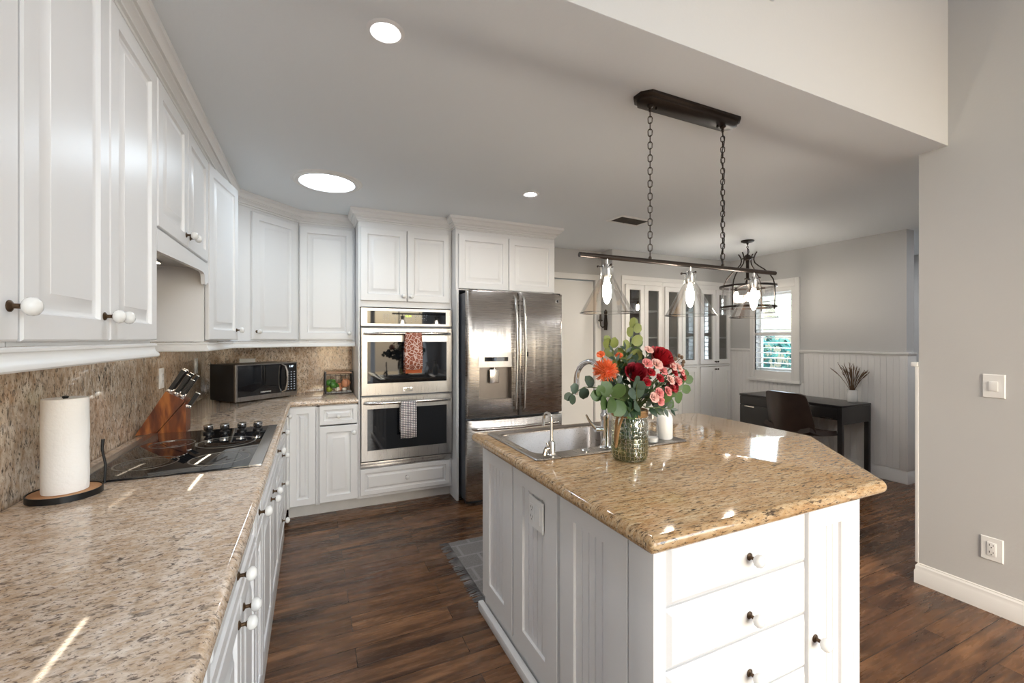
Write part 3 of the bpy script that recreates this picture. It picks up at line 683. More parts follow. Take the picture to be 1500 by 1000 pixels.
# ---------------------------------------------------------------- pendant over the island
def chain(name, p0, p1, parent, n, r=.0118, w=.0022, mat='bronze'):
    m = MB(); p0 = Vector(p0); p1 = Vector(p1); L = (p1-p0).length; pit = L/n
    for k in range(n):
        c = p0+(p1-p0)*((k+.5)/n); a = R(-42) if k % 2 else R(48); hl = pit*.5+w*.9
        pts = []
        for i in range(14):
            u = 2*PI*i/14; x = r*math.cos(u)*.75; z = (hl-r*.4)*0
            zz = math.sin(u)*r*.8+(hl-r*.8)*(1 if math.sin(u) >= 0 else -1)
            pts.append((c.x+x*math.cos(a), c.y+x*math.sin(a), c.z+zz))
        m.tube(pts, w, 6, True)
    return m.build(name, mat, parent)
PY = 1.475
t = thing('pendant_light', (1.58, PY, 1.50), 'bronze linear pendant with three clear glass cone shades over the island', 'pendant light')
m = MB()
def oct_(a, b, c): return [(-a+c, -b), (a-c, -b), (a, -b+c), (a, b-c), (a-c, b), (-a+c, b), (-a, b-c), (-a, -b+c)]
m.M = Matrix.Translation((1.578, PY, 0))
m.loft([[(x, y, z) for x, y in oct_(a, b, c)] for a, b, c, z in ((.305, .058, .035, H-.0005), (.305, .058, .035, H-.012), (.292, .048, .03, H-.018), (.292, .048, .03, H-.028), (.278, .038, .026, H-.034))]); m.build('canopy', 'bronze', t)
for x in (1.345, 1.796):
    m = MB(); m.lathe([(.014, H-.034), (.014, H-.040), (.006, H-.044), (.006, H-.060)], o=(x, PY, 0), seg=14)
    m.lathe([(.005, H-.034), (.006, H-.044), (.001, H-.046)], o=(x+(.035 if x < 1.5 else -.035), PY, 0), seg=10)
    m.build('canopy_loop', 'bronze', t)
for x in (1.345, 1.796): chain('chain', (x, PY, H-.055), (x, PY, 1.752), t, 23 if x < 1.5 else 25)
m = MB(); pts = []
for k in range(40):
    u = k/39; pts.append((1.796+.007*math.sin(u*26), PY+.007*math.cos(u*26), H-.045-(H-.045-1.752)*u))
m.tube(pts, .0024, 6); m.build('cord', 'black_plastic', t)
m = MB()
for (x0, x1) in ((.978, 2.180),): m.lathe([(.0105, x0), (.0105, x1)], o=(0, PY, 1.735), ax='x', seg=16)
for x in (1.345, 1.796): m.lathe([(.007, 1.735), (.007, 1.752), (.004, 1.756)], o=(x, PY, 0), seg=12)
m.build('bar', 'bronze', t)
LAMPX = (1.114, 1.583, 2.016)
for x in LAMPX:
    m = MB(); m.lathe([(.006, 1.727), (.006, 1.708), (.016, 1.706), (.019, 1.700), (.019, 1.655), (.016, 1.648)], o=(x, PY, 0), seg=18)
    s = m.build('lamp_socket', 'nickel', t)
    for a in (20, 140, 260):
        m = MB(); ca, sa = math.cos(R(a)), math.sin(R(a)); m.tube([(x+.018*ca, PY+.018*sa, 1.697), (x+.034*ca, PY+.034*sa, 1.697)], .0025, 6); m.sphere((x+.037*ca, PY+.037*sa, 1.697), .0055, seg=8, rings=6)
        m.build('thumb_screw', 'bronze', s)
    m = MB(); pr = [(.027, 1.702), (.027, 1.652), (.033, 1.643), (.108, 1.5065), (.1115, 1.503)]
    m.lathe(pr, o=(x, PY, 0), seg=48, cap0=False, cap1=False)
    m.build('glass_shade', 'clear_glass', t); m = MB()
    m.tube([(x+.1115*math.cos(2*PI*i/48), PY+.1115*math.sin(2*PI*i/48), 1.503) for i in range(48)], .0018, 6, True)
    m.build('shade_rim', 'rim_glass', t)
    m = MB(); m.lathe([(.009, 1.646), (.010, 1.638), (.016, 1.615), (.018, 1.592), (.015, 1.565), (.008, 1.546), (.001, 1.540)], o=(x, PY, 0), seg=18); m.build('bulb', 'filament', t)
# ---------------------------------------------------------------- lantern in the dining area
cx, cy = 4.25, 3.18
t = thing('lantern_chandelier', (cx, cy, 1.66), 'bronze lantern chandelier with a clear glass drum over the dining corner', 'chandelier')
m = MB(); m.lathe([(.065, H-.0005), (.065, H-.012), (.045, H-.022), (.012, H-.030), (.008, H-.045)], o=(cx, cy, 0), seg=28); m.build('canopy', 'bronze', t)
chain('chain', (cx, cy, H-.045), (cx, cy, 2.355), t, 3, .012, .003)
m = MB(); m.tube([(cx+.026*math.cos(2*PI*i/20), cy-.006+.010*math.cos(2*PI*i/20), 2.335+.026*math.sin(2*PI*i/20)) for i in range(20)], .004, 8, True); m.build('ring', 'bronze', t)
m = MB(); m.lathe([(.006, 2.31), (.012, 2.30), (.028, 2.29), (.036, 2.27), (.036, 2.245), (.020, 2.235), (.016, 2.20), (.016, 2.02), (.022, 2.01), (.022, 1.98), (.010, 1.965)], o=(cx, cy, 0), seg=20); m.build('stem', 'bronze', t)
for a in (8, 98, 188, 278):
    ca, sa = math.cos(R(a)), math.sin(R(a))
    pr = [(.100, 2.315), (.085, 2.295), (.070, 2.262), (.066, 2.235), (.078, 2.200), (.115, 2.165), (.175, 2.12), (.225, 2.07), (.262, 2.01), (.278, 1.95), (.280, 1.85), (.278, 1.72), (.276, 1.70)]
    m = MB(); m.tube([(cx+r*ca, cy+r*sa, z) for r, z in pr], .0065, 8); m.tube([(cx+.03*ca, cy+.03*sa, 2.262), (cx+.070*ca, cy+.070*sa, 2.262)], .006, 6); m.build('arm', 'bronze', t)
for z in (1.955, 1.735):
    m = MB(); n = 56; rr = [[(cx+r*math.cos(2*PI*i/n), cy+r*math.sin(2*PI*i/n), zz) for r, zz in ((.268, z-.011), (.275, z-.011), (.275, z+.011), (.268, z+.011))] for i in range(n)]
    rr.append(rr[0]); m.loft(rr, False, False); m.build('hoop', 'bronze', t)
m = MB(); m.lathe([(.255, 1.97), (.255, 1.66)], o=(cx, cy, 0), seg=48, cap0=False, cap1=False); m.build('glass_drum', 'clear_glass', t)
for a in (30, 150, 270):
    bx, by = cx+.115*math.cos(R(a)), cy+.115*math.sin(R(a))
    m = MB(); m.tube([(cx, cy, 1.985), (cx+.06*math.cos(R(a)), cy+.06*math.sin(R(a)), 1.962), (bx, by, 1.94)], .006, 6); m.lathe([(.014, 1.945), (.014, 1.90)], o=(bx, by, 0), seg=12); s = m.build('lamp_socket', 'bronze', t)
    m = MB(); m.lathe([(.012, 1.90), (.020, 1.875), (.025, 1.850), (.020, 1.825), (.001, 1.812)], o=(bx, by, 0), seg=16); m.build('bulb', 'filament', s)
# ---------------------------------------------------------------- wall sconce in the passage
t = thing('wall_sconce', (3.20, 4.25, 1.49), 'small carved bronze wall sconce in the passage by the back door', 'sconce')
m = MB(); m.loft([[(3.20-y, 4.25+a, z) for a, z in ((-.018, 1.50), (.018, 1.50), (.028, 1.58), (.016, 1.66), (.022, 1.72), (0, 1.745), (-.022, 1.72), (-.016, 1.66), (-.028, 1.58))] for y in (.0005, .018)]); m.build('back_plate', 'bronze', t)
m = MB(); m.tube([(3.185, 4.25, 1.56), (3.15, 4.25, 1.53), (3.12, 4.25, 1.55), (3.115, 4.25, 1.60)], .007, 8); m.lathe([(.008, 1.60), (.030, 1.61), (.026, 1.62), (.014, 1.625), (.012, 1.69)], o=(3.115, 4.25, 0), seg=14); m.build('arm', 'bronze', t)
# ================================================================ appliances
def framed(m, o, i, t, rec=.004, bev=.004):
    def rr(r, ins, y): return [(x, y, z) for x, z in ((r[0]+ins, r[2]+ins), (r[1]-ins, r[2]+ins), (r[1]-ins, r[3]-ins), (r[0]+ins, r[3]-ins))]
    m.loft([rr(o, 0, 0), rr(o, 0, t-bev), rr(o, bev, t), rr(i, 0, t), rr(i, .001, t-rec)], True, True)
def text(s, M, size, mat, parent, name='lettering', ext=.0004, align='CENTER'):
    c = bpy.data.curves.new('t', 'FONT'); c.body = s; c.size = size; c.align_x = align; c.align_y = 'CENTER'; c.extrude = ext; c.resolution_u = 2
    o = bpy.data.objects.new('t', c); COL.objects.link(o); bpy.context.view_layer.update()
    me = bpy.data.meshes.new_from_object(o.evaluated_get(bpy.context.evaluated_depsgraph_get())); bpy.data.objects.remove(o); bpy.data.curves.remove(c)
    me.transform(M @ Matrix.Rotation(PI/2, 4, 'X') @ Matrix.Translation((0, 0, ext))); L = Vector(parent['_o']); me.transform(Matrix.Translation(-L))
    me.name = name; me.materials.clear(); me.materials.append(MATS[mat]); o = bpy.data.objects.new(name, me); COL.objects.link(o); o.parent = parent; o['_o'] = tuple(L); return o
def TM(x, y, z, rz=0): return Matrix.Translation((x, y, z)) @ Matrix.Rotation(rz, 4, 'Z')
# double wall oven
t = thing('double_wall_oven', (.742, 3.72, .34), 'stainless double wall oven with two black glass doors in the tall cabinet', 'oven')
MO = FY(0, 0, 3.738)
m = MB(); m.box(.365, 1.11, 3.742, 4.28, .345, 1.64); m.build('oven_body', 'grey_side', t)
m = MB(); m.M = MO; framed(m, (.360, 1.127, 1.500, 1.652), (.411, 1.071, 1.522, 1.628), .022, .002); m.build('control_panel', 'stainless_h', t)
m = MB(); m.M = MO; m.box(.412, 1.070, .0195, .0215, 1.523, 1.627); cp = m.build('control_glass', 'black_glass', t)
text('12:34', TM(.742, 3.7165, 1.588), .024, 'led_green', cp, 'clock_digits', .0003)
m = MB()
random.seed(3)
for (x0, n, rows) in ((.535, 6, (1.598, 1.583, 1.567, 1.553)), (.80, 6, (1.598, 1.583, 1.567, 1.553)), (.67, 6, (1.556, 1.544))):
    for z in rows:
        for k in range(n):
            if random.random() < .8: m.box(x0+k*.019, x0+k*.019+random.choice((.004, .008, .011)), 3.7158, 3.7164, z, z+.0035)
m.build('key_legends', 'print_glow', cp, weld=False)
for nm, z0, z1, w0, w1, hz in (('upper', .930, 1.488, 1.028, 1.372, 1.440), ('lower', .392, .918, .480, .822, .872)):
    m = MB(); m.M = MO; framed(m, (.360, 1.127, z0, z1), (.409, 1.076, w0, w1), .034, .003, .006); d = m.build('oven_door', 'stainless_h', t)
    m = MB(); m.M = MO; m.box(.411, 1.074, .0305, .0325, w0+.002, w1-.002); m.build('door_glass', 'black_glass', d)
    m = MB(); pts = [(.385, 3.700, hz-.004), (.392, 3.672, hz), (.43, 3.660, hz), (.58, 3.652, hz+.001), (.742, 3.649, hz+.002), (.90, 3.652, hz+.001), (1.055, 3.660, hz), (1.093, 3.672, hz), (1.10, 3.700, hz-.004)]
    m.tube(pts, [.008, .011, .013, .0135, .0135, .0135, .013, .011, .008], 12); m.build('handle', 'nickel', d)
    if nm == 'upper':
        m = MB(); m.box(.70, .775, 3.7015, 3.7038, .955, .985, .0008); b = m.build('badge', 'chrome', d); m = MB(); m.box(.705, .770, 3.7008, 3.7014, .960, .980); m.build('badge_face', 'nickel', b)
m = MB(); m.box(.360, 1.127, 3.715, 3.738, .362, .384, .002); m.box(.360, 1.127, 3.725, 3.738, .337, .360, .001); m.build('lower_vent', 'stainless_h', t)
# towels on the oven handles
def towel(x0, x1, z0, z1, zb, y, mat, label):
    rows = []; n = 10
    prof = [(y+.035, zb), (y+.032, zb+(z1-zb)*.5), (y+.026, z1-.01), (y+.014, z1+.006), (y, z1+.012), (y-.014, z1+.006), (y-.020, z1-.02), (y-.019, z0+(z1-z0)*.6), (y-.021, z0+(z1-z0)*.3), (y-.020, z0)]
    for j, (yy, zz) in enumerate(prof):
        sq = .93 if 2 <= j <= 6 else 1.0
        rows.append([((x0+x1)/2+(x1-x0)*sq*(i/n-.5), yy+.0022*math.sin(i*1.7+j*.2)*(1 if j > 6 else .3), zz+(.003*math.sin(i*.9) if j in (0, 9) else 0)) for i in range(n+1)])
    m = MB(); m.sheet(rows); o = m.build('dish_towel', mat, None, T(label, 'towel'), smooth=60)
    s = o.modifiers.new('solid', 'SOLIDIFY'); s.thickness = .003; s.offset = 0; return o
tw = towel(.698, .845, 1.140, 1.440, 1.110, 3.650, 'towel_rust', 'rust patterned dish towel hanging from the upper oven handle')
m = MB(); m.loft([[(x, y+.0015*math.sin(x*300), z) for y, z in ((3.640, 1.150), (3.642, 1.110), (3.6435, 1.110), (3.6415, 1.150))] for x in [.705+.0125*k for k in range(12)]]); m.build('lining', 'towel_lining', tw)
towel(.662, .797, .575, .872, .62, 3.650, 'towel_grid', 'white and black grid-check towel hanging from the lower oven handle')
# refrigerator
FYP = 3.455
t = thing('refrigerator', (1.627, 3.46, 0), 'stainless french-door refrigerator with a water dispenser', 'refrigerator')
m = MB(); m.box(1.172, 2.080, 3.475, 4.26, .03, 1.785, .004); m.build('body', 'grey_side', t)
m = MB(); m.box(1.185, 2.07, 3.50, 3.56, 0, .03); m.box(1.19, 1.26, 3.42, 3.52, 1.7855, 1.808, .004); m.box(1.99, 2.06, 3.42, 3.52, 1.7855, 1.808, .004); m.build('hinge_cover', 'black_plastic', t)
def door_mesh(x0, x1, z0, z1, hole=None, cx=1.627, wide=.46):
    def yf(x): return FYP-.030-.032*(1-((x-cx)/wide)**2)
    xs = sorted(set([x0, x0+.004, x0+.012, x1-.012, x1-.004, x1]+[x0+(x1-x0)*k/14 for k in range(1, 14)]+([hole[0], hole[1]] if hole else [])))
    zs = sorted(set([z0, z0+.006, z1-.006, z1]+([hole[2], hole[3]] if hole else [])))
    m = MB(); G = {}
    def yy(x, z):
        e = min(x-x0, x1-x); b = .014*(1-min(e, .012)/.012)**2; e2 = min(z-z0, z1-z); return yf(x)+b+(.004 if e2 < .001 else 0)
    for i, x in enumerate(xs):
        for j, z in enumerate(zs): G[i, j] = m.v((x, yy(x, z), z))
    for i in range(len(xs)-1):
        for j in range(len(zs)-1):
            if hole and xs[i] >= hole[0]-1e-6 and xs[i+1] <= hole[1]+1e-6 and zs[j] >= hole[2]-1e-6 and zs[j+1] <= hole[3]+1e-6: continue
            m._f([G[i, j], G[i+1, j], G[i+1, j+1], G[i, j+1]])
    yb = FYP+.012
    for e in (0, len(xs)-1):
        m.sheet([[(xs[e], yy(xs[e], z), z) for z in zs], [(xs[e], yb, z) for z in zs]])
    for e in (0, len(zs)-1): m.sheet([[(x, yy(x, zs[e]), zs[e]) for x in xs], [(x, yb, zs[e]) for x in xs]])
    m.sheet([[(x0, yb, z0), (x1, yb, z0)], [(x0, yb, z1), (x1, yb, z1)]])
    if hole:
        m.mi = 1
        hx = [x for x in xs if hole[0]-1e-6 <= x <= hole[1]+1e-6]; yd = FYP+.005
        for z in (hole[2], hole[3]): m.sheet([[(x, yf(x), z) for x in hx], [(x, yd, z) for x in hx]])
        for x in (hole[0], hole[1]): m.sheet([[(x, yf(x), z) for z in (hole[2], hole[3])], [(x, yd, z) for z in (hole[2], hole[3])]])
        n = 8; c = (hole[0]+hole[1])/2; w = (hole[1]-hole[0])/2
        m.sheet([[(c-w*math.cos(PI*k/n), yd-.001 if k in (0, n) else yd-.001, z) for k in range(n+1)] for z in (hole[2], hole[3])])
    return m
d = door_mesh(1.167, 1.621, .732, 1.800, (1.272, 1.560, .884, 1.155)).build('door', ['stainless', 'dispenser_shade'], t)
m = MB()
def yf(x): return FYP-.030-.032*(1-((x-1.627)/.46)**2)
xs = [1.262+(1.572-1.262)*k/8 for k in range(9)]
m.loft([[(x, yf(x)+o, z) for o, z in ((.004, 1.158), (-.005, 1.158), (-.005, 1.278), (.004, 1.278))] for x in xs]); dp = m.build('dispenser_panel', 'stainless_h', d)
m = MB(); m.loft([[(x, yf(x)+o, z) for o, z in ((-.004, 1.205), (-.0062, 1.205), (-.0062, 1.240), (-.004, 1.240))] for x in [1.315+.21*k/6 for k in range(7)]]); m.build('display', 'black_glass', d)
m = MB(); m.box(1.368, 1.452, yf(1.41)+.012, yf(1.41)+.035, 1.02, 1.135, .006); m.lathe([(.014, 1.135), (.010, 1.155)], o=(1.41, yf(1.41)+.02, 0), seg=12); m.build('dispenser_paddle', 'nickel', d)
d = door_mesh(1.629, 2.087, .732, 1.800).build('door', 'stainless', t)
m = MB(); m.box(2.014, 2.040, yf(2.03)-.0035, yf(2.03)+.004, 1.722, 1.750, .0006); b = m.build('badge', 'chrome', d); m = MB(); m.box(2.018, 2.036, yf(2.03)-.0045, yf(2.03)-.003, 1.726, 1.746); m.build('badge_face', 'black_plastic', b)
d3 = door_mesh(1.167, 2.087, .045, .712).build('freezer_drawer', 'stainless', t)
for x, s in ((1.588, 1), (1.667, -1)):
    m = MB(); pts = [(x, yf(x)+.004, .775), (x, yf(x)-.030, .80), (x, yf(x)-.045, .95), (x, yf(x)-.060, 1.26), (x, yf(x)-.045, 1.58), (x, yf(x)-.030, 1.735), (x, yf(x)+.004, 1.765)]
    m.tube(pts, .0135, 12); m.build('handle', 'nickel', t)
m = MB(); m.tube([(1.215, yf(1.215)+.004, .645), (1.24, yf(1.24)-.034, .645), (1.627, yf(1.627)-.050, .645), (2.01, yf(2.01)-.034, .645), (2.04, yf(2.04)+.004, .645)], .0125, 12); m.build('handle', 'nickel', d3)
m = MB(); m.box(1.672, 1.683, yf(1.667)-.078, yf(1.667)-.070, 1.245, 1.285, .002); m.build('door_release', 'black_plastic', t)
# cooktop
t = thing('cooktop', (-.45, 2.3, .9155), 'black glass electric cooktop with steel side strips set in the left counter', 'cooktop')
m = MB(); m.box(-.70, -.215, 1.885, 2.715, .9155, .9225, .0015); g0 = m.build('glass_top', 'black_glass', t)
m = MB(); m.box(-.2148, -.172, 1.882, 2.718, .9155, .9245, .002); m.build('side_strip', 'stainless_h', t)
m = MB(); m.box(-.735, -.7002, 1.882, 2.718, .9155, .9245, .002); m.build('side_strip', 'stainless_h', t)
for bx, by, r in ((-.355, 2.36, .118), (-.33, 2.05, .105), (-.57, 2.42, .085), (-.57, 2.08, .10)):
    m = MB(); m.lathe([(r-.006, .92255), (r-.006, .9229), (r, .9229), (r, .92255)], o=(bx, by, 0), seg=48, cap0=False, cap1=False)
    m.lathe([(r*.68-.0012, .92255), (r*.68-.0012, .9228), (r*.68, .9228), (r*.68, .92255)], o=(bx, by, 0), seg=40, cap0=False, cap1=False); m.build('burner_ring', 'screw_grey', g0)
for x in (-.475, -.405, -.330, -.258):
    m = MB(); m.lathe([(.023, .9226), (.023, .9246)], o=(x, 2.64, 0), seg=20); m.mi = 1; m.lathe([(.012, .9246), (.014, .930), (.019, .935), (.0215, .942), (.0215, .957), (.019, .960), (.001, .961)], o=(x, 2.64, 0), seg=20)
    m.build('control_knob', ['black_plastic', 'chrome'], t)
# microwave
ang = math.atan2(.331, .400); MW = Matrix.Translation((-.509, 3.752, .916)) @ Matrix.Rotation(ang, 4, 'Z')   # local x along the front, y to the back
t = thing('microwave', (-.42, 3.98, .916), 'countertop microwave with a dark glass door standing in the corner', 'microwave')
Mm = MW @ Matrix(((1, 0, 0, 0), (0, -1, 0, 0), (0, 0, 1, 0), (0, 0, 0, 1)))
m = MB(); m.M = MW; m.box(.001, .513, .022, .318, .012, .284, .004); m.build('case', 'black_plastic', t)
m = MB(); m.M = MW; [m.lathe([(.012, 0), (.012, .012)], o=(a, b, 0), seg=10) for a in (.04, .47) for b in (.05, .28)]; m.build('foot', 'black_plastic', t)
m = MB(); m.M = Mm @ Matrix.Translation((0, -.022, 0)); framed(m, (0, .514, .010, .288), (.014, .510, .045, .278), .022, .002, .003); d = m.build('front_panel', 'stainless_h', t)
m = MB(); m.M = MW; m.box(.015, .405, -.0006, .0022, .046, .277, .0005); d = m.build('door_glass', 'black_glass', t)
m = MB(); m.M = MW; m.box(.4065, .509, -.0006, .0022, .046, .277, .0005); k = m.build('keypad', 'black_glass', t)
m = MB(); m.M = MW; pts = [(.375, .001, .052), (.388, -.022, .066), (.394, -.034, .11), (.396, -.038, .165), (.394, -.034, .22), (.388, -.022, .258), (.375, .001, .272)]
m.tube(pts, .0085, 10); m.build('handle', 'nickel', t)
text('1:47', MW @ Matrix.Translation((.458, -.0012, .252)), .022, 'led_white', k, 'clock_digits', .0003)
m = MB(); m.M = MW
for r in range(8):
    for c in range(3): m.box(.425+c*.028, .437+c*.028, -.0012, -.0007, .062+r*.020, .070+r*.020)
m.build('key_legends', 'print_glow', k, weld=False)
text('FARBERWARE', MW @ Matrix.Translation((.235, -.0012, .066)), .014, 'white_plastic', d, 'brand_lettering', .0003)
# ================================================================ things on the left counter
def tilt(o, ax, a): o.rotation_euler[ax] = a
t = thing('paper_towel_holder', (-.685, 1.78, .9155), 'round wooden paper towel holder with a black metal rim and post', 'holder')
m = MB(); m.lathe([(.082, .920), (.082, .931), (.001, .9312)], o=(-.685, 1.78, 0), seg=40); m.build('wood_disc', 'cork', t)
m = MB(); m.lathe([(.0828, .9155), (.086, .9155), (.086, .934), (.0828, .934)], o=(-.685, 1.78, 0), seg=48, cap0=False, cap1=False); m.lathe([(.0, .9157), (.0828, .9157)], o=(-.685, 1.78, 0), seg=40, cap0=False, cap1=False); m.build('rim', 'black_metal', t)
m = MB(); m.lathe([(.006, .9315), (.006, 1.214), (.008, 1.216), (.008, 1.220), (.001, 1.222)], o=(-.685, 1.78, 0), seg=12); m.build('post', 'black_metal', t)
m = MB(); m.tube([(-.608, 1.825, .930), (-.606, 1.826, .99), (-.613, 1.822, 1.04), (-.611, 1.823, 1.072)], [.0038, .0038, .0036, .005], 8); m.build('tension_arm', 'black_metal', t)
m = MB(); pr = [(.0195, .9325), (.0525, .9325), (.0535, .94)]+[(.0535+.0006*math.sin(k*1.3), .95+.027*k) for k in range(10)]+[(.0525, 1.214), (.0195, 1.214), (.0195, .9325)]
m.lathe(pr, o=(-.685, 1.78, 0), seg=48, cap0=False, cap1=False); m.build('paper_towel_roll', 'paper_white', None, T('white roll of paper towels standing on its round wooden holder', 'paper towels'))
# knife block and knives
t = thing('knife_block', (-.69, 2.79, .916), 'slanted acacia wood knife block behind the cooktop', 'knife block')
ya, yb = 2.735, 2.835
m = MB(); m.loft([[(x, y, z) for x, z in ((-.795, .916), (-.715, .916), (-.592, 1.078), (-.674, 1.128))] for y in (ya, yb)]); m.build('slotted_body', 'acacia', t)
m = MB(); m.loft([[(x, y, z) for x, z in ((-.712, .916), (-.590, .916), (-.590, 1.074))] for y in (ya+.002, yb-.002)]); m.build('rear_support', 'acacia', t)
dv = Vector((.51, 0, .86)).normalized(); nv = Vector((-.86, 0, .51)).normalized()  # along handle / across face toward top
def knife(u, y, L, w, th, label, low=False):
    base = Vector((-.674, 0, 1.128)).lerp(Vector((-.592, 0, 1.078)), u); base.y = y
    if low: base = Vector((-.589, y, 1.035))
    M = Matrix((( dv.x, 0, nv.x, base.x), (dv.y, 1, nv.y, base.y), (dv.z, 0, nv.z, base.z), (0, 0, 0, 1)))
    t = thing('knife', tuple(base), label, 'knife', 'knives in the wooden block')
    m = MB(); m.M = M
    m.loft([[(x, a*th, b*w) for a, b in ((-.5, -.42), (-.32, -.5), (.32, -.5), (.5, -.42), (.5, .42), (.32, .5), (-.32, .5), (-.5, .42))] for x in (.016, L*.5)], True, True)
    m.loft([[(x, a*th, b*w*k) for a, b in ((-.5, -.42), (-.32, -.5), (.32, -.5), (.5, -.42), (.5, .42), (.32, .5), (-.32, .5), (-.5, .42))] for x, k in ((L*.5, 1), (L*.8, 1.08), (L, 1.18))], True, True); m.build('handle', 'black_plastic', t)
    m = MB(); m.M = M; m.box(.001, .016, -th*.5, th*.5, -w*.5, w*.5, .002); m.build('bolster', 'chrome', t); m = MB(); m.M = M; m.box(L, L+.004, -th*.48, th*.48, -w*.57, w*.57, .001); m.build('end_cap', 'chrome', t)
ks = [(.10, 2.756, .125, .020, .016, 'black-handled knife in the top slot of the block, nearest the cooktop'), (.10, 2.785, .128, .020, .016, 'black-handled knife in the middle of the top row of the block'), (.10, 2.814, .120, .019, .016, 'black-handled knife in the top row of the block, nearest the microwave'),
      (.42, 2.758, .112, .018, .015, 'black-handled knife in the second row of the block, nearest the cooktop'), (.42, 2.812, .118, .018, .015, 'black-handled knife in the second row of the block, nearest the microwave'),
      (.70, 2.760, .100, .017, .014, 'short black-handled knife in the third row of the block, nearest the cooktop'), (.72, 2.808, .122, .014, .014, 'slim black-handled knife in the third row of the block, nearest the microwave')]
for k in ks: knife(*k)
knife(0, 2.775, .085, .020, .020, 'low black-handled kitchen tool tucked under the top rows of the block', True)
# wire basket with produce
t = thing('wire_basket', (.22, 4.185, .916), 'black wire basket with wooden handle bars on the back counter', 'basket')
X0, X1, Y0, Y1, Z0, Z1 = .108, .328, 4.105, 4.265, .918, 1.105
m = MB()
for z in (Z0+.003, Z1-.03): m.tube([(X0, Y0, z), (X1, Y0, z), (X1, Y1, z), (X0, Y1, z)], .0028, 6, True)
for k in range(1, 5): x = X0+(X1-X0)*k/5; m.tube([(x, Y0, Z1-.03), (x, Y0, Z0+.003), (x, Y1, Z0+.003), (x, Y1, Z1-.03)], .0016, 6)
for k in range(1, 4): y = Y0+(Y1-Y0)*k/4; m.tube([(X0, y, Z1-.03), (X0, y, Z0+.003), (X1, y, Z0+.003), (X1, y, Z1-.03)], .0016, 6)
m.build('wire_mesh', 'black_metal', t)
m = MB()
for x in (X0, X1):
    for y in (Y0, Y1): m.box(x-.007, x+.007, y-.004, y+.004, Z0-.002, Z1, .001)
    m.box(x-.006, x+.006, Y0, Y1, Z1-.012, Z1, .001)
m.build('frame', 'black_metal', t)
for y in (Y0, Y1): m = MB(); m.lathe([(.0065, X0+.005), (.0065, X1-.005)], o=(0, y, Z1-.010), ax='x', seg=10); m.build('handle_bar', 'handle_wood', t)
m = MB(); m.box(X0+.004, X1-.004, Y0+.004, Y1-.004, Z0+.0045, Z0+.007); m.build('liner', 'white_plastic', t)
def fruit(name, mat, x, y, z, r, ry, rz, rot, label, cat, grp, kind='ov'):
    m = MB(); m.M = Matrix.Translation((x, y, z)) @ Euler(rot).to_matrix().to_4x4()
    if kind == 'pear': m.lathe([(0, -r*1.35), (r*.5, -r*1.25), (r*.95, -r*.7), (r, -r*.1), (r*.8, r*.6), (r*.5, r*1.15), (r*.3, r*1.45), (0, r*1.5)], seg=16)
    elif kind == 'onion': m.lathe([(0, -r*.85), (r*.5, -r*.78), (r*.95, -r*.3), (r, .1*r), (r*.75, r*.6), (r*.25, r*.88), (r*.1, r*1.15), (0, r*1.3)], seg=16)
    else: m.sphere((0, 0, 0), r, ry, rz)
    o = m.build(name, mat, None, T(label, cat, grp)); return o
zf = Z0+.008
fruit('avocado', 'avocado', .150, 4.160, zf+.085, .030, 0, 0, (.3, 1.2, .3), 'dark green avocado lying uppermost in the wire basket', 'avocado', None, 'pear')
fruit('avocado', 'avocado', .178, 4.140, zf+.062, .030, 0, 0, (.2, 1.9, .5), 'green avocado leaning in the middle of the wire basket', 'avocado', None, 'pear')
fruit('lime', 'avocado_light', .140, 4.145, zf+.026, .028, .026, .025, (0, 0, .4), 'yellow-green lime at the bottom of the wire basket', 'lime', None)
fruit('onion', 'onion', .275, 4.150, zf+.075, .042, 0, 0, (.3, -.6, .2), 'large copper-skinned onion on top of the basket contents', 'onion', None, 'onion')
fruit('onion', 'onion', .230, 4.185, zf+.040, .036, 0, 0, (.9, .5, 0), 'smaller copper-skinned onion in the middle of the basket', 'onion', None, 'onion')
fruit('garlic_bulb', 'garlic', .205, 4.150, zf+.025, .023, 0, 0, (.2, .3, 0), 'pale garlic bulb at the front of the basket floor', 'garlic', None, 'onion')
fruit('garlic_bulb', 'garlic', .262, 4.145, zf+.020, .020, 0, 0, (-.3, .2, 0), 'pale garlic bulb beneath the large onion', 'garlic', None, 'onion')
# ================================================================ island: sink, taps, bottles, vase
t = thing('kitchen_sink', (1.2, 1.77, .9155), 'stainless drop-in sink with a wide faucet deck in the island top', 'sink')
BX0, BX1, BY0, BY1 = .85, 1.42, 1.60, 2.0
def rr4(x0, x1, y0, y1, r, z, n=5):
    p = roundpoly([(x0, y0), (x1, y0), (x1, y1), (x0, y1)], [r]*4, n); return [(x, y, z) for x, y in p]
m = MB(); m.loft([rr4(SX0+.002, SX1-.002, SY0+.002, SY1-.002, .018, .9152), rr4(SX0, SX1, SY0, SY1, .02, .9175), rr4(SX0+.004, SX1-.004, SY0+.004, SY1-.004, .02, .9215), rr4(SX0+.010, SX1-.010, SY0+.010, SY1-.010, .02, .9195),
               rr4(BX0-.014, BX1+.014, BY0-.014, BY1+.014, .058, .9195), rr4(BX0-.006, BX1+.006, BY0-.006, BY1+.006, .055, .917), rr4(BX0, BX1, BY0, BY1, .05, .908),
               rr4(BX0+.008, BX1-.008, BY0+.008, BY1-.008, .05, .75), rr4(BX0+.03, BX1-.03, BY0+.03, BY1-.03, .05, .725)], False, True)
sk_ = m.build('basin', 'stainless_sink', t, smooth=50)
m = MB(); m.lathe([(.001, .7262), (.030, .7265), (.042, .728), (.045, .7262)], o=(1.13, 1.80, 0), seg=24, cap0=False, cap1=False); m.build('drain', 'chrome', t)
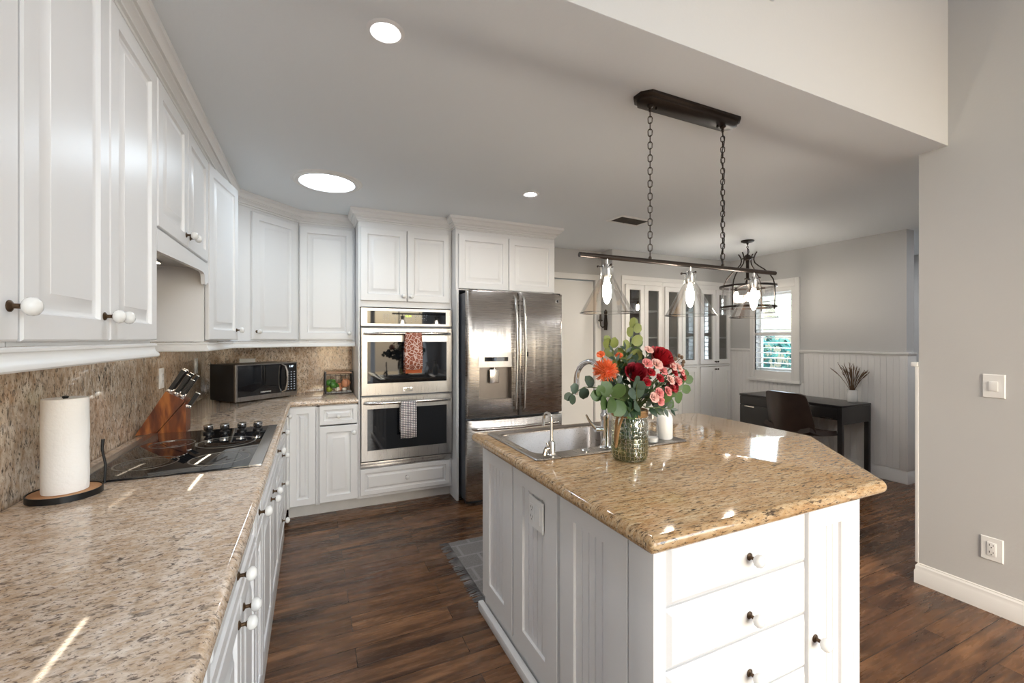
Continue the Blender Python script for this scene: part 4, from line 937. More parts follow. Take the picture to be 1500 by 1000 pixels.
m = MB(); m.lathe([(.020, .9196), (.020, .9225), (.012, .926), (.004, .927), (.001, .927)], o=(1.06, 1.555, 0), seg=20); m.build('hole_cover', 'chrome', t)
# main faucet
fx, fy, fz = 1.157, 1.545, .9197
t = thing('kitchen_faucet', (fx, fy, fz), 'tall chrome gooseneck faucet rising behind the flower vase', 'faucet')
m = MB(); m.lathe([(.026, fz), (.026, fz+.006), (.022, fz+.010), (.019, fz+.018), (.019, fz+.125), (.021, fz+.128), (.021, fz+.150), (.016, fz+.154)], o=(fx, fy, 0), seg=24); m.build('base', 'chrome', t)
m = MB(); pts = [(fx, fy, fz+.15), (fx, fy, fz+.26)]
for k in range(1, 13):
    a = PI*k/12*1.05; r = .098; pts.append((fx-.020*(1-math.cos(a))/2, fy+r*(1-math.cos(a)), fz+.275+r*math.sin(a)))
pts.append((fx-.022, fy+.205, fz+.215))
m.tube(pts, [.0125]*(len(pts)-2)+[.0135, .0155], 14); m.build('spout', 'chrome', t)
m = MB(); m.tube([(fx-.012, fy, fz+.085), (fx-.050, fy+.004, fz+.088)], [.012, .014], 12); m.tube([(fx-.045, fy+.004, fz+.088), (fx-.075, fy+.012, fz+.125), (fx-.088, fy+.016, fz+.150)], [.007, .0055, .004], 8); m.build('lever', 'chrome', t)
# small filtered-water tap
sx, sy = .890, 1.545
t = thing('water_tap', (sx, sy, fz), 'small brushed nickel filtered-water tap at the corner of the sink', 'faucet')
m = MB(); m.lathe([(.019, fz), (.019, fz+.004), (.015, fz+.008), (.0135, fz+.055), (.009, fz+.062)], o=(sx, sy, 0), seg=20); m.build('base', 'nickel', t)
m = MB(); pts = [(sx, sy, fz+.055), (sx, sy, fz+.135)]
for k in range(1, 11):
    a = PI*k/10; r = .030; pts.append((sx-.006*(1-math.cos(a)), sy+r*(1-math.cos(a))*.75, fz+.140+r*math.sin(a)))
pts.append((sx-.013, sy+.046, fz+.112)); m.tube(pts, .0062, 10); m.build('spout', 'nickel', t)
m = MB(); m.lathe([(.006, -.030), (.009, -.028), (.007, -.012), (.012, 0)], o=(sx, sy, fz+.030), ax='x', seg=12); m.tube([(sx-.028, sy, fz+.028), (sx-.034, sy, fz+.004)], [.007, .009], 10); m.tube([(sx-.010, sy, fz+.03), (sx-.026, sy, fz+.055)], [.004, .003], 8); m.build('lever', 'nickel', t)
# soap bottles
bx, by, bz = 1.535, 1.585, .9197
t = thing('soap_bottle', (bx, by, bz), 'white soap bottle with a chrome pump on the sink deck', 'soap dispenser')
m = MB(); m.lathe([(.034, bz), (.037, bz+.006), (.037, bz+.095), (.034, bz+.108), (.020, bz+.125), (.014, bz+.132), (.014, bz+.140)], o=(bx, by, 0), seg=28); m.build('bottle', 'ceramic_white', t)
m = MB(); m.lathe([(.0165, bz+.140), (.0165, bz+.160), (.007, bz+.163), (.006, bz+.180), (.011, bz+.182), (.011, bz+.190), (.001, bz+.192)], o=(bx, by, 0), seg=16); m.tube([(bx, by, bz+.186), (bx-.022, by-.012, bz+.186), (bx-.034, by-.018, bz+.176)], .0045, 8); m.build('pump', 'chrome', t)
bx, by = 1.425, 1.553
t = thing('soap_bottle', (bx, by, bz), 'clear glass soap bottle with a steel pump between the vase and the white bottle', 'soap dispenser')
m = MB(); m.lathe([(.001, bz), (.030, bz), (.032, bz+.004), (.032, bz+.075), (.026, bz+.092), (.013, bz+.102), (.012, bz+.112)], o=(bx, by, 0), seg=24, cap0=False, cap1=False); m.build('bottle', 'clear_glass', t)
m = MB(); m.lathe([(.001, bz+.003), (.028, bz+.003), (.029, bz+.022), (.001, bz+.022)], o=(bx, by, 0), seg=24); m.build('liquid_soap', 'ceramic_white', t)
m = MB(); m.lathe([(.0145, bz+.110), (.0145, bz+.126), (.006, bz+.130), (.005, bz+.146), (.009, bz+.148), (.009, bz+.156)], o=(bx, by, 0), seg=16); m.tube([(bx, by, bz+.152), (bx-.024, by-.010, bz+.146)], .004, 8); m.build('pump', 'nickel', t)
# vase
vx, vy, vz = 1.154, 1.382, .9155
t = thing('glass_vase', (vx, vy, vz), 'honeycomb-textured clear glass vase with a rope collar holding the bouquet', 'vase')
m = MB(); m.lathe([(.001, vz), (.058, vz), (.066, vz+.006), (.072, vz+.025), (.073, vz+.10), (.072, vz+.150), (.066, vz+.172), (.062, vz+.182), (.062, vz+.198)], o=(vx, vy, 0), seg=44, cap0=False, cap1=False); m.build('glass_body', 'seeded_glass', t)
m = MB(); m.lathe([(.001, vz+.006), (.062, vz+.006), (.068, vz+.025), (.069, vz+.09), (.001, vz+.091)], o=(vx, vy, 0), seg=32, cap0=False, cap1=False); m.build('water', 'vase_water', t)
m = MB()
for k in range(3): m.tube([(vx+.067*math.cos(2*PI*i/36), vy+.067*math.sin(2*PI*i/36), vz+.178+.0085*k) for i in range(36)], .0052, 6, True)
m.build('rope_collar', 'rope', t)
m = MB(); m.tube([(vx-.050, vy-.042, vz+.196), (vx-.070, vy-.046, vz+.185), (vx-.080, vy-.036, vz+.14), (vx-.082, vy-.026, vz+.09), (vx-.080, vy-.018, vz+.06), (vx-.077, vy-.010, vz+.10), (vx-.072, vy-.010, vz+.16), (vx-.062, vy-.012, vz+.188)], .0055, 7); m.build('rope_handle', 'rope', t)
# ---- bouquet
random.seed(11)
def stem_to(p, low=None, thick=.0022, bend=.35):
    low = low or (vx+random.uniform(-.035, .035), vy+random.uniform(-.035, .035), vz+random.uniform(.012, .05))
    neck = (vx+(p[0]-vx)*.16+random.uniform(-.012, .012), vy+(p[1]-vy)*.16+random.uniform(-.012, .012), vz+.20)
    P = [Vector(low), Vector(neck), Vector(neck).lerp(Vector(p), .5)+Vector((0, 0, .018)), Vector(p)]
    out = []
    for i in range(len(P)-1):
        for k in range(4): out.append(P[i].lerp(P[i+1], k/4))
    out.append(P[-1]); 
    for i in range(1, len(out)-1): pass
    return out
def leaf(m, c, d, up, L, w, tip=1.0, cup=.15):
    c = Vector(c); d = Vector(d).normalized(); s = d.cross(Vector(up)); s = s.normalized() if s.length > 1e-4 else d.orthogonal().normalized(); n = s.cross(d)
    rows = []; N = 6
    for i in range(N+1):
        u = i/N; ww = w*.5*(math.sin(PI*u**.8)**(.75 if tip < 1 else 1.0)) if tip >= 1 else w*.5*math.sqrt(max(0, 1-(2*u-1)**2))
        ww = max(ww, .0006); base = c+d*L*u+n*(-cup*L*(u-.3)**2)
        rows.append([tuple(base-s*ww+n*cup*ww*.6), tuple(base), tuple(base+s*ww+n*cup*ww*.6)])
    m.sheet(rows)
def at(dx, dy, z): return (vx+dx, vy+dy, z)
def bloom(kind, name, mat, p, r, label, cat='flower', grp=None, low=None):
    t = thing(name, tuple(p), label, cat, grp); st = stem_to(p, low)
    m = MB(); m.tube(st, .0022, 6); m.build('stem', 'stem_green', t)
    d = (Vector(p)-Vector(at(0, 0, vz+.20))).normalized(); d = (d+Vector((-.25, -.75, .1))).normalized(); q = d.to_track_quat('Z', 'Y').to_matrix().to_4x4()
    m = MB(); m.M = Matrix.Translation(p) @ q
    if kind == 'rose':
        for ring, (n, rr, h, op) in enumerate(((3, .20, .95, 0), (4, .38, .92, .1), (5, .58, .84, .3), (6, .78, .68, .55), (7, .98, .48, .9))):
            for k in range(n):
                a = 2*PI*k/n+ring*.7; w = 1.5*rr*r*math.sin(PI/n)*1.35; rows = []
                for i in range(5):
                    u = i/4; rad = rr*r*(.55+.45*u+op*.18*u*u); z = r*(-.45+(h+.35)*u-op*.12*u*u*u); row = []
                    for j in range(5):
                        v = (j/4-.5)*2; aa = a+v*w/(rr*r+.004)*.62*(1 if u < .8 else .72); row.append((rad*math.cos(aa), rad*math.sin(aa), z-.06*r*v*v*u))
                    rows.append(row)
                m.sheet(rows)
    elif kind == 'pin':
        m.sphere((0, 0, -.1*r), r*.45, seg=10, rings=8)
        for k in range(260):
            z = random.uniform(-.45, 1); a = random.random()*2*PI; c = math.sqrt(1-z*z); v = Vector((c*math.cos(a), c*math.sin(a), z)); e = v*r*random.uniform(.88, 1.08)+Vector((0, 0, r*.18))
            m.tube([tuple(v*r*.35), tuple(e)], [.0009, .0012], 4)
    elif kind == 'ruffle':
        for ring, (n, rr, h) in enumerate(((4, .35, .55), (6, .7, .35), (8, 1.0, .08))):
            for k in range(n):
                a = 2*PI*k/n+ring*.5; rows = []
                for i in range(4):
                    u = i/3; rows.append([(r*rr*u*math.cos(a+v*.55)+.0, r*rr*u*math.sin(a+v*.55), r*(h*u+.10*math.sin(v*9+k)*u-.2*(1-u))) for v in (-1, -.5, 0, .5, 1)])
                m.sheet(rows)
    m.build('flower_head', mat, t, smooth=55)
    m = MB(); m.M = Matrix.Translation(p) @ q; m.lathe([(.002, -r*.75), (r*.22, -r*.5), (r*.26, -r*.25)], seg=8); m.build('calyx', 'stem_green', t)
bloom('pin', 'pincushion_flower', 'petal_orange', at(-.150, -.045, 1.272), .046, 'orange pincushion flower low at the faucet side of the bouquet')
bloom('rose', 'rose', 'petal_red', at(.112, -.055, 1.315), .052, 'large bright red rose, the biggest bloom in the bouquet')
bloom('rose', 'rose', 'petal_deep', at(-.025, -.070, 1.262), .042, 'dark red rose at the centre of the bouquet')
bloom('rose', 'rose', 'petal_deep', at(.165, -.060, 1.205), .030, 'dark red rose low near the soap bottles')
bloom('ruffle', 'ranunculus', 'petal_orange', at(-.140, .000, 1.335), .017, 'small orange bloom just above the pincushion flower')
bloom('ruffle', 'ranunculus', 'petal_orange', at(-.052, .000, 1.330), .016, 'small orange bloom among the dark leaves at the top')
CP = [(.050, -.100, 1.298, .025, 'petal_pale'), (.012, -.09, 1.302, .022, 'petal_pink'), (.045, -.06, 1.352, .020, 'petal_pale'), (.018, -.120, 1.175, .021, 'petal_pale'), (.045, -.118, 1.190, .021, 'petal_pink'), (.052, -.115, 1.160, .021, 'petal_pink'),
      (.118, -.100, 1.235, .022, 'petal_pale'), (.100, -.105, 1.192, .021, 'petal_pink'), (.158, -.080, 1.262, .020, 'petal_red'), (.190, -.070, 1.280, .022, 'petal_pale'), (.215, -.060, 1.262, .022, 'petal_pink'), (.235, -.050, 1.240, .021, 'petal_red'),
      (.175, -.080, 1.225, .020, 'petal_pink'), (-.005, -.105, 1.232, .018, 'petal_red'), (.130, -.100, 1.205, .018, 'petal_red'),
      (.085, -.095, 1.272, .021, 'petal_pink'), (.145, -.085, 1.285, .020, 'petal_pale'), (.060, -.105, 1.245, .019, 'petal_red'), (.205, -.060, 1.225, .019, 'petal_pink'), (.020, -.100, 1.268, .019, 'petal_red')]
CN = {'petal_pale': 'pale pink', 'petal_pink': 'rosy pink', 'petal_red': 'crimson'}
CL = ['just before the big red rose', 'over the dark central rose', 'highest of the pinks, beside the big rose', 'hanging low over the rope collar, nearest the sink', 'low over the rope collar, upper of the trio', 'lowest of the trio over the rope collar', 'under the big red rose', 'below the big red rose, close to the collar', 'right beside the big red rose', 'outermost pale one at the soap side', 'outermost rosy one at the soap side', 'outermost dark one at the soap side', 'above the low dark rose', 'under the central rose', 'tucked between the pinks below the big rose',
      'touching the lower edge of the big red rose', 'at the soap-side edge of the big red rose', 'midway between the central rose and the collar trio', 'below the outermost pink ones', 'squeezed between the central rose and the pinks']
for (dx, dy, z, r, mt), lb in zip(CP, CL):
    bloom('ruffle', 'carnation', mt, at(dx, dy, z), r, CN[mt]+' spray carnation '+lb, 'flower', 'spray carnations in the vase')
# leafy branches
def branch(name, pts, leaves, mat, label, grp, L=.05, w=.045, tip=.5, low=None, side=1, taper=.6):
    pts = [Vector(at(*p)) for p in pts]; st = (stem_to(pts[0], low)[:-1]+pts) if pts[0].z > vz+.19 else [Vector(low)]+pts
    t = thing(name, tuple(pts[0]), label, 'foliage', grp); m = MB(); m.tube(st, .0019, 6); m.build('stem', 'stem_green', t)
    m = MB(); n = len(pts)
    for k in range(leaves):
        u = k/max(1, leaves-1)*(n-1); i = min(int(u), n-2); p = pts[i].lerp(pts[i+1], u-i); d = (pts[i+1]-pts[i]).normalized()
        sgn = 1 if k % 2 else -1; perp = d.cross(Vector((0, -1, .15))).normalized()*sgn; s = 1-(1-taper)*k/leaves
        dd = (d*.55+perp*random.uniform(.6, 1)+Vector((0, random.uniform(-.5, .1), 0))).normalized()
        leaf(m, p, dd, (random.uniform(-.3, .3), -1, random.uniform(-.2, .5)), L*s*random.uniform(.85, 1.1), w*s*random.uniform(.9, 1.1), tip, random.uniform(.05, .25))
    leaf(m, pts[-1], (pts[-1]-pts[-2]), (0, -1, .2), L*taper, w*taper, tip)
    m.build('leaves', mat, t, weld=False, smooth=60)
EG = 'silver-dollar eucalyptus sprays in the vase'
branch('eucalyptus_branch', [(-.05, -.06, 1.15), (-.11, -.09, 1.17), (-.17, -.10, 1.185), (-.21, -.10, 1.19)], 8, 'leaf_green', 'bright green round-leafed spray drooping below the orange pincushion flower', EG, .078, .070)
branch('eucalyptus_branch', [(-.07, -.03, 1.18), (-.16, -.03, 1.21), (-.23, -.02, 1.215), (-.275, -.01, 1.19)], 7, 'leaf_blue', 'blue-green round-leafed spray reaching farthest past the faucet spout', EG, .060, .054)
branch('eucalyptus_branch', [(-.02, -.07, 1.15), (-.06, -.11, 1.19), (-.075, -.13, 1.23)], 5, 'leaf_blue', 'blue-grey round-leafed sprig low in front of the faucet', EG, .060, .052)
branch('eucalyptus_branch', [(.05, -.05, 1.14), (.12, -.06, 1.145), (.19, -.05, 1.165), (.245, -.04, 1.20), (.268, -.03, 1.235)], 11, 'leaf_green', 'green leafy spray curving up over the soap bottles', EG, .064, .056)
branch('eucalyptus_branch', [(0, 0, 1.28), (.01, .01, 1.35), (.025, .01, 1.41), (.030, .01, 1.445)], 7, 'leaf_lime', 'lime green round-leafed spray, the tallest in the vase', EG, .064, .060)
branch('eucalyptus_branch', [(-.02, .02, 1.28), (-.05, .03, 1.34), (-.075, .03, 1.375)], 5, 'leaf_lime', 'lime green spray beside the tallest one, nearer the refrigerator', EG, .066, .062)
branch('eucalyptus_branch', [(.01, .03, 1.25), (.03, .03, 1.32), (.05, .03, 1.37)], 6, 'leaf_green', 'green spray just under the tallest lime leaves', EG, .056, .050)
RG = 'dark pointed-leaf sprays in the vase'
branch('ruscus_branch', [(-.04, -.01, 1.22), (-.07, -.02, 1.28), (-.10, -.02, 1.345)], 11, 'leaf_dark', 'dark pointed-leaf spray above the orange pincushion flower', RG, .052, .020, 1.0)
branch('ruscus_branch', [(-.01, -.02, 1.22), (-.035, -.03, 1.29), (-.045, -.03, 1.355)], 11, 'leaf_dark', 'dark pointed-leaf spray standing above the central rose', RG, .052, .020, 1.0)
branch('ruscus_branch', [(.02, -.07, 1.13), (.06, -.10, 1.13), (.10, -.12, 1.125)], 8, 'leaf_dark', 'dark pointed-leaf spray hanging over the collar toward the soap bottles', RG, .050, .022, 1.0)
branch('ruscus_branch', [(-.02, -.06, 1.14), (-.06, -.09, 1.13), (-.09, -.10, 1.12)], 8, 'leaf_dark', 'dark pointed-leaf spray hanging over the collar toward the faucet', RG, .050, .022, 1.0)
branch('ruscus_branch', [(.04, .02, 1.2), (.08, .03, 1.28), (.12, .03, 1.33)], 9, 'leaf_dark', 'dark pointed-leaf spray at the back behind the big red rose', RG, .052, .022, 1.0)
branch('ruscus_branch', [(0, -.05, 1.16), (.01, -.07, 1.21), (.04, -.06, 1.26)], 12, 'leaf_dark', 'dark pointed-leaf spray filling the middle under the pink carnations', RG, .045, .020, 1.0)
branch('ruscus_branch', [(.03, -.03, 1.16), (.09, -.05, 1.20), (.14, -.05, 1.25)], 12, 'leaf_dark', 'dark pointed-leaf spray under the big red rose', RG, .045, .020, 1.0)
branch('ruscus_branch', [(-.04, -.06, 1.14), (-.09, -.07, 1.19), (-.12, -.06, 1.25)], 12, 'leaf_dark', 'dark pointed-leaf spray behind the round leaves below the pincushion flower', RG, .055, .028, 1.0)
branch('ruscus_branch', [(.06, -.04, 1.14), (.13, -.05, 1.17), (.19, -.04, 1.22)], 12, 'leaf_dark', 'dark pointed-leaf spray behind the outermost carnations', RG, .055, .028, 1.0)
branch('ruscus_branch', [(0, -.03, 1.18), (.0, -.04, 1.24), (.02, -.02, 1.31)], 13, 'leaf_dark', 'dark pointed-leaf spray straight up through the middle of the bouquet', RG, .055, .028, 1.0)
branch('ruscus_branch', [(-.01, -.02, vz+.02), (-.03, -.02, vz+.08), (-.045, -.015, vz+.15)], 12, 'leaf_dark', 'dark leafy spray pressed inside the glass vase', RG, .035, .018, 1.0, (vx, vy, vz+.012))
branch('ruscus_branch', [(.01, -.03, vz+.04), (.0, -.03, vz+.10), (.02, -.03, vz+.165)], 10, 'leaf_dark', 'shorter dark leafy spray inside the neck of the vase', RG, .035, .018, 1.0, (vx+.01, vy, vz+.012))
t = thing('dried_twig', at(.20, -.02, 1.30), 'thin dried twig with brown seed pods poking out past the carnations', 'twig')
m = MB(); m.tube(stem_to(at(.14, -.02, 1.24))+[Vector(at(.21, -.03, 1.29)), Vector(at(.245, -.03, 1.315))], .0015, 5); m.build('stem', 'dry_brown', t)
m = MB()
for a, b in ((.215, 1.312), (.235, 1.325), (.25, 1.318), (.26, 1.30), (.255, 1.285)): m.sphere(at(a, -.03, b), .007, .006, .009, 8, 6)
m.build('seed_pods', 'dry_brown', t)
# ================================================================ rug
t = thing('kitchen_rug', (1.45, 2.5, 0), 'grey woven runner with fringed ends between the island and the refrigerator', 'rug')
m = MB(); m.box(.842, 2.3, 2.13, 2.865, .0005, .009, .002); m.build('woven_body', 'rug_weave', t)
random.seed(2); m = MB()
for k in range(66):
    y = 2.134+.73*k/65; a = random.uniform(-.012, .012)
    m.tube([(.845, y, .006), (.825, y+a*.4, .008), (.800, y+a, .0045), (.778+random.uniform(-.004, .008), y+a*1.6, .003)], [.0022, .0034, .0030, .0018], 5)
m.build('fringe', 'rug_fringe', t)
# ================================================================ built-in display cabinets
def china(x0, x1, label):
    t = thing('display_cabinet', ((x0+x1)/2, YC, 0), label, 'cabinet'); w = x1-x0
    m = MB(); y = YC
    m.box(x0, x0+.018, y+.001, y+.36, 0, 2.10); m.box(x1-.018, x1, y+.001, y+.36, 0, 2.10); m.box(x0+.018, x1-.018, y+.34, y+.36, 0, 2.10); m.box(x0+.018, x1-.018, y+.001, y+.34, 2.06, 2.10); m.box(x0+.018, x1-.018, y+.001, y+.34, 1.03, 1.055); m.box(x0+.018, x1-.018, y+.001, y+.34, 0, .09)
    m.build('cabinet_box', 'cab_inside', t, weld=False)
    for z in (1.41, 1.74): m = MB(); m.box(x0+.019, x1-.019, y+.03, y+.335, z-.009, z+.009); m.build('shelf', 'white_trim', t)
    m = MB(); m.M = FY(0, 0, YC); m.box(x0, x0+.026, 0, .004, 0, 2.10); m.box(x1-.026, x1, 0, .004, 0, 2.10); m.box(x0+.026, x1-.026, 0, .004, 2.05, 2.10); m.box(x0+.026, x1-.026, 0, .004, 1.032, 1.058); m.box(x0+.026, x1-.026, 0, .004, 0, .10); m.build('face_frame', 'white_trim', t)
    M = FY(x0, 0, YC-.0045); hw = (w-.044)/2
    for i, xx in enumerate((.021, .023+hw)):
        m = MB(); m.M = M; fr = .058
        m.loft([[(a, yy, b) for a, b in rect(xx+ins, xx+hw-.002-ins, 1.062+ins, 2.045-ins)] for ins, yy in ((0, 0), (0, .018), (.002, .02), (fr, .02), (fr+.004, .012), (fr+.004, 0))]+[[(a, 0, b) for a, b in rect(xx, xx+hw-.002, 1.062, 2.045)]], False, False)
        d = m.build('door', 'white_trim', t)
        m = MB(); m.M = M; m.box(xx+fr-.004, xx+hw-.002-fr+.004, .004, .008, 1.062+fr-.004, 2.045-fr+.004); m.build('glass_pane', 'pane_glass', d)
        kx = xx+hw-.022 if i == 0 else xx+.020
        knob(d, M, kx, 1.094, .02, .62, ('bronze', 'bronze'))
        d = front('door', t, M, xx, .105, hw-.002, .922, 'shaker', [(kx-xx, .885)], mat='white_trim') if False else front('door', t, M, xx, .105, hw-.002, .922, 'shaker', (), mat='white_trim')
        knob(d, M, kx, .995, .02, .62, ('bronze', 'bronze'))
china(3.362, 3.975, 'built-in white display cabinet with glass doors nearest the back door')
china(3.978, 4.583, 'built-in white display cabinet, middle one of the three')
china(4.586, 5.187, 'built-in white display cabinet next to the dining window wall')
m = MB(); m.box(3.335, 3.361, YC-.010, YC, 0, 2.14, .002); m.box(3.335, 5.188, YC-.012, YC, 2.101, 2.15, .003); m.build('trim_10', 'white_trim', None, ST)
def glassware(x, y, z, h, r, label, kind='stem'):
    t = None
    m = MB()
    pr = {'stem': [(r*.8, 0), (r*.7, .003), (.003, .006), (.003, h*.45), (r*.6, h*.55), (r, h*.75), (r*.85, h)], 'bowl': [(r*.4, 0), (r*.45, .01), (r*.8, h*.5), (r, h), (r*.97, h), (r*.75, h*.5), (.001, h*.2)], 'jar': [(r, 0), (r, h*.7), (r*.6, h*.85), (r*.6, h), (.001, h)]}[kind]
    m.lathe([(a, z+b) for a, b in pr], o=(x, y, 0), seg=18, cap1=False)
    return m
G = 'dishes on display behind the glass doors'
for i, (x, z, h, r, k, mt, lb) in enumerate([(4.14, 1.0555, .07, .07, 'bowl', 'chrome', 'shiny silver bowl on the floor of the middle display cabinet'), (4.40, 1.0555, .13, .03, 'stem', 'shelf_item', 'grey goblet on the floor of the middle display cabinet'),
      (3.86, 1.0555, .15, .035, 'stem', 'shelf_item', 'grey goblet on the floor of the display cabinet by the back door'), (3.80, 1.750, .17, .05, 'jar', 'handle_wood', 'brown jar on the top shelf of the display cabinet by the back door'),
      (3.55, 1.750, .16, .04, 'stem', 'shelf_item', 'goblet on the top shelf of the display cabinet by the back door'), (4.16, 1.420, .14, .035, 'stem', 'shelf_item', 'goblet on the middle shelf of the middle display cabinet'), (5.05, 1.420, .06, .06, 'bowl', 'shelf_item', 'small bowl on the middle shelf beside the window wall'), (4.75, 1.0555, .10, .04, 'jar', 'shelf_item', 'small jar at the bottom of the display cabinet by the window wall')]):
    glassware(x, YC+.19, z, h, r, lb, k).build('bowl' if k == 'bowl' else ('goblet' if k == 'stem' else 'jar'), mt, None, T(lb, 'bowl' if k == 'bowl' else ('goblet' if k == 'stem' else 'jar'), G))
# ================================================================ desk corner
t = thing('writing_desk', (4.9, 3.03, 0), 'black-brown writing desk against the beaded dining wall', 'desk')
DX0, DX1, DY0, DY1 = 4.655, 5.155, 2.48, 3.59
m = MB(); m.box(DX0, DX1, DY0, DY1, .725, .745, .002); m.build('desktop', 'desk_black', t)
m = MB(); m.box(DX0+.002, DX1-.002, DY0+.002, DY0+.022, .56, .724); m.box(DX0+.004, DX1-.002, DY0+.022, DY0+.33, .60, .724); m.box(DX1-.03, DX1-.01, DY0+.33, 3.10, .56, .724); m.build('apron', 'desk_black', t)
for x in (DX0+.001, DX1-.041): m = MB(); m.box(x, x+.040, DY0+.003, DY0+.043, 0, .60 if x < 4.8 else .558, .001); m.build('leg', 'desk_black', t)
for x in (DX0+.001, DX1-.041): m = MB(); m.box(x, x+.040, DY1-.043, DY1-.003, 0, .30, .001); m.build('leg', 'desk_black', t)
m = MB(); m.box(DX0+.020, DX1-.01, 3.11, DY1-.002, .30, .724); m.box(DX0+.022, DX1-.01, 2.83, 3.11, .64, .66); m.build('pedestal', 'desk_black', t)
d = m = MB(); m.box(DX0+.001, DX0+.019, 3.115, DY1-.006, .625, .720, .001); m.build('drawer', 'desk_black', t)
m = MB(); m.box(DX0+.001, DX0+.019, 3.115, DY1-.006, .305, .618, .001); d = m.build('door', 'desk_black', t)
m = MB(); m.box(DX0-.002, DX0+.0008, 3.40, 3.52, .597, .610); m.build('handle_slot', 'nickel', d)
m = MB(); m.box(DX0+.0005, DX0+.0038, DY0+.05, DY0+.325, .610, .718, .001); d = m.build('drawer', 'desk_black', t)
m = MB(); m.box(DX0-.002, DX0+.0003, DY0+.08, DY0+.19, .606, .615); m.build('handle_slot', 'nickel', d)
# dried plant in a white vase
px, py, pz = 5.06, 2.60, .7455
t = thing('white_vase', (px, py, pz), 'small white ceramic vase on the near end of the desk', 'vase')
m = MB(); m.lathe([(.040, pz), (.046, pz+.01), (.046, pz+.07), (.042, pz+.11), (.044, pz+.125), (.038, pz+.125), (.036, pz+.11), (.001, pz+.10)], o=(px, py, 0), seg=24, cap1=False); m.build('vase_body', 'ceramic_white', t)
random.seed(9)
t = thing('dried_grass', (px, py, pz+.10), 'spray of brown dried grasses standing in the white desk vase', 'dried plant')
for k in range(34):
    a = random.uniform(0, 2*PI); sp = random.uniform(.03, .17)*(1 if k % 3 else 1.15); h = random.uniform(.16, .29)
    e = Vector((min(px+sp*math.cos(a)*.5, XW-.05), py+sp*math.sin(a)*1.15+random.choice((-1, 1))*.03, pz+.12+h)); b = Vector((px+.012*math.cos(a), py+.012*math.sin(a), pz+.105)); mid = b.lerp(e, .5)+Vector((0, 0, .03))
    m = MB(); pts = [b, b.lerp(mid, .5)+Vector((0, 0, .008)), mid, mid.lerp(e, .5)+Vector((0, 0, .006)), e]; m.tube(pts, [.0022, .002, .003, .004, .0012], 5)
    for j in range(7):
        u = .35+.09*j; q = mid.lerp(e, u) if u < 1 else e; dd = (e-mid).normalized()+Vector((random.uniform(-.6, .6),)*1+(random.uniform(-.6, .6), random.uniform(0, .5))); m.tube([q, q+dd.normalized()*random.uniform(.012, .025)], [.0022, .0006], 4)
    m.build('grass_stem', 'dry_brown', t, weld=False)
# office chair
cx, cy = 4.46, 2.76
t = thing('office_chair', (cx, cy, 0), 'dark brown leather shell office chair pulled up to the desk', 'chair')
def thick(rows, th):
    G = [[Vector(p) for p in r] for r in rows]; A, B = len(G), len(G[0]); N = [[None]*B for _ in range(A)]
    for i in range(A):
        for j in range(B):
            du = G[min(i+1, A-1)][j]-G[max(i-1, 0)][j]; dv_ = G[i][min(j+1, B-1)]-G[i][max(j-1, 0)]; N[i][j] = du.cross(dv_).normalized()
    F = [[G[i][j]+N[i][j]*th/2 for j in range(B)] for i in range(A)]; K = [[G[i][j]-N[i][j]*th/2 for j in range(B)] for i in range(A)]
    m = MB(); m.sheet([[tuple(p) for p in r] for r in F]); m.sheet([[tuple(p) for p in r] for r in K])
    loop = [(0, j) for j in range(B)]+[(i, B-1) for i in range(1, A)]+[(A-1, j) for j in range(B-2, -1, -1)]+[(i, 0) for i in range(A-2, 0, -1)]
    m.loft([[tuple(F[i][j]) for i, j in loop], [tuple(K[i][j]) for i, j in loop]], False, False); return m
yaw = R(-4)
def CP_(x, y, z): return (cx+x*math.cos(yaw)-y*math.sin(yaw), cy+x*math.sin(yaw)+y*math.cos(yaw), z)
rows = []
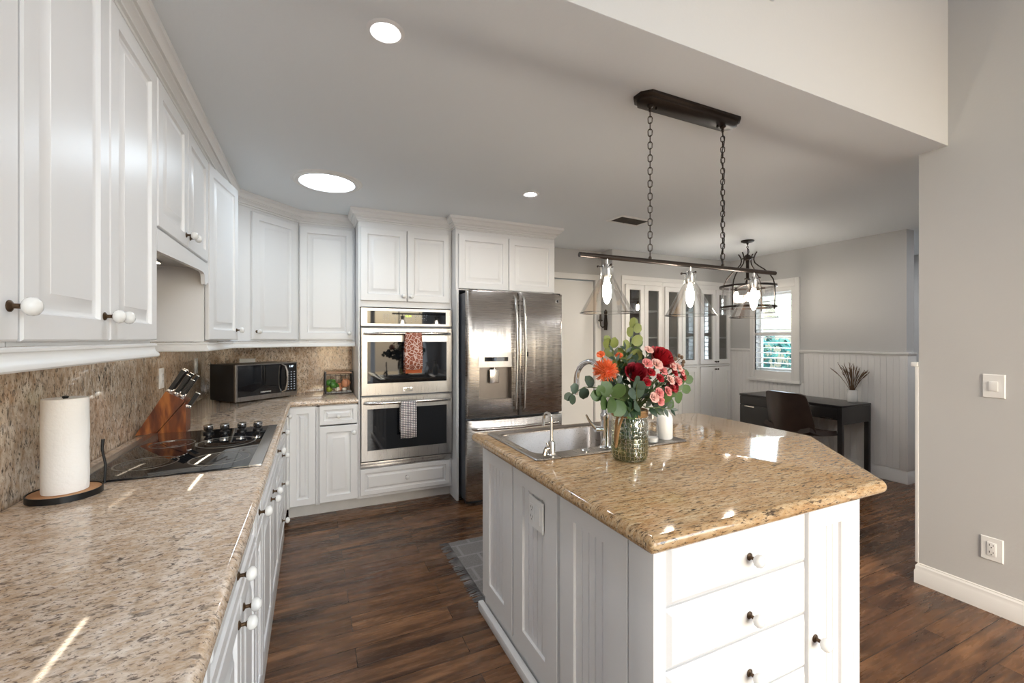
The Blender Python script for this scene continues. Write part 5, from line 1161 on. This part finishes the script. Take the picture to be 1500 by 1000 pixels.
for i in range(9):
    u = i/8; hw = .205+.035*math.sin(PI*min(1, (1-u)*1.1)); hw = .235-.035*u**2; z = .50+.375*u; row = []
    for j in range(13):
        v = (j/12-.5)*2; wrap = .10*(1-.45*u)*abs(v)**2.2; lean = -.055*u; zz = z-(.018*abs(v)**6 if i == 8 else 0)
        row.append(CP_(-.205+lean+wrap, hw*v, zz))
    rows.append(row)
m = thick(rows, .024); m.build('backrest', 'leather_brown', t, smooth=60)
rows = []
for i in range(9):
    u = i/8; row = []
    for j in range(13):
        v = (j/12-.5)*2; hw = .235*(1-.12*u**3); z = .455+.045*(1-u)**3+.040*abs(v)**3*(1-u*.6); row.append(CP_(-.195+.43*u, hw*v, z))
    rows.append(row)
m = thick(rows, .045); m.build('seat', 'leather_brown', t, smooth=60)
m = MB(); m.M = Matrix.Translation((cx, cy, 0)) @ Matrix.Rotation(yaw, 4, 'Z'); m.box(-.09, .09, -.07, .07, .405, .425, .004); m.lathe([(.026, .405), (.026, .33), (.016, .325), (.016, .20), (.028, .20), (.030, .09)], seg=18); m.build('gas_lift', 'black_metal', t)
m = MB(); m.tube([CP_(-.02, -.06, .412), CP_(-.06, -.14, .395), CP_(-.08, -.19, .375)], .005, 8); m.tube([CP_(-.08, -.185, .378), CP_(-.092, -.225, .362)], .010, 8); m.build('lever', 'black_metal', t)
for k in range(5):
    a = 2*PI*k/5+.3; ca, sa = math.cos(a), math.sin(a); m = MB(); m.tube([(cx+.02*ca, cy+.02*sa, .105), (cx+.16*ca, cy+.16*sa, .090), (cx+.29*ca, cy+.29*sa, .070)], [.024, .020, .014], 8); l = m.build('base_leg', 'black_metal', t)
    m = MB(); m.M = Matrix.Translation((cx+.29*ca, cy+.29*sa, .028)) @ Matrix.Rotation(a, 4, 'Z'); m.lathe([(.020, -.022), (.027, -.018), (.027, .018), (.020, .022)], ax='x', seg=16); m.lathe([(.008, 0), (.008, .045)], seg=8); m.build('caster', 'black_plastic', l)
for o in bpy.data.objects:
    if '_o' in o: del o['_o']
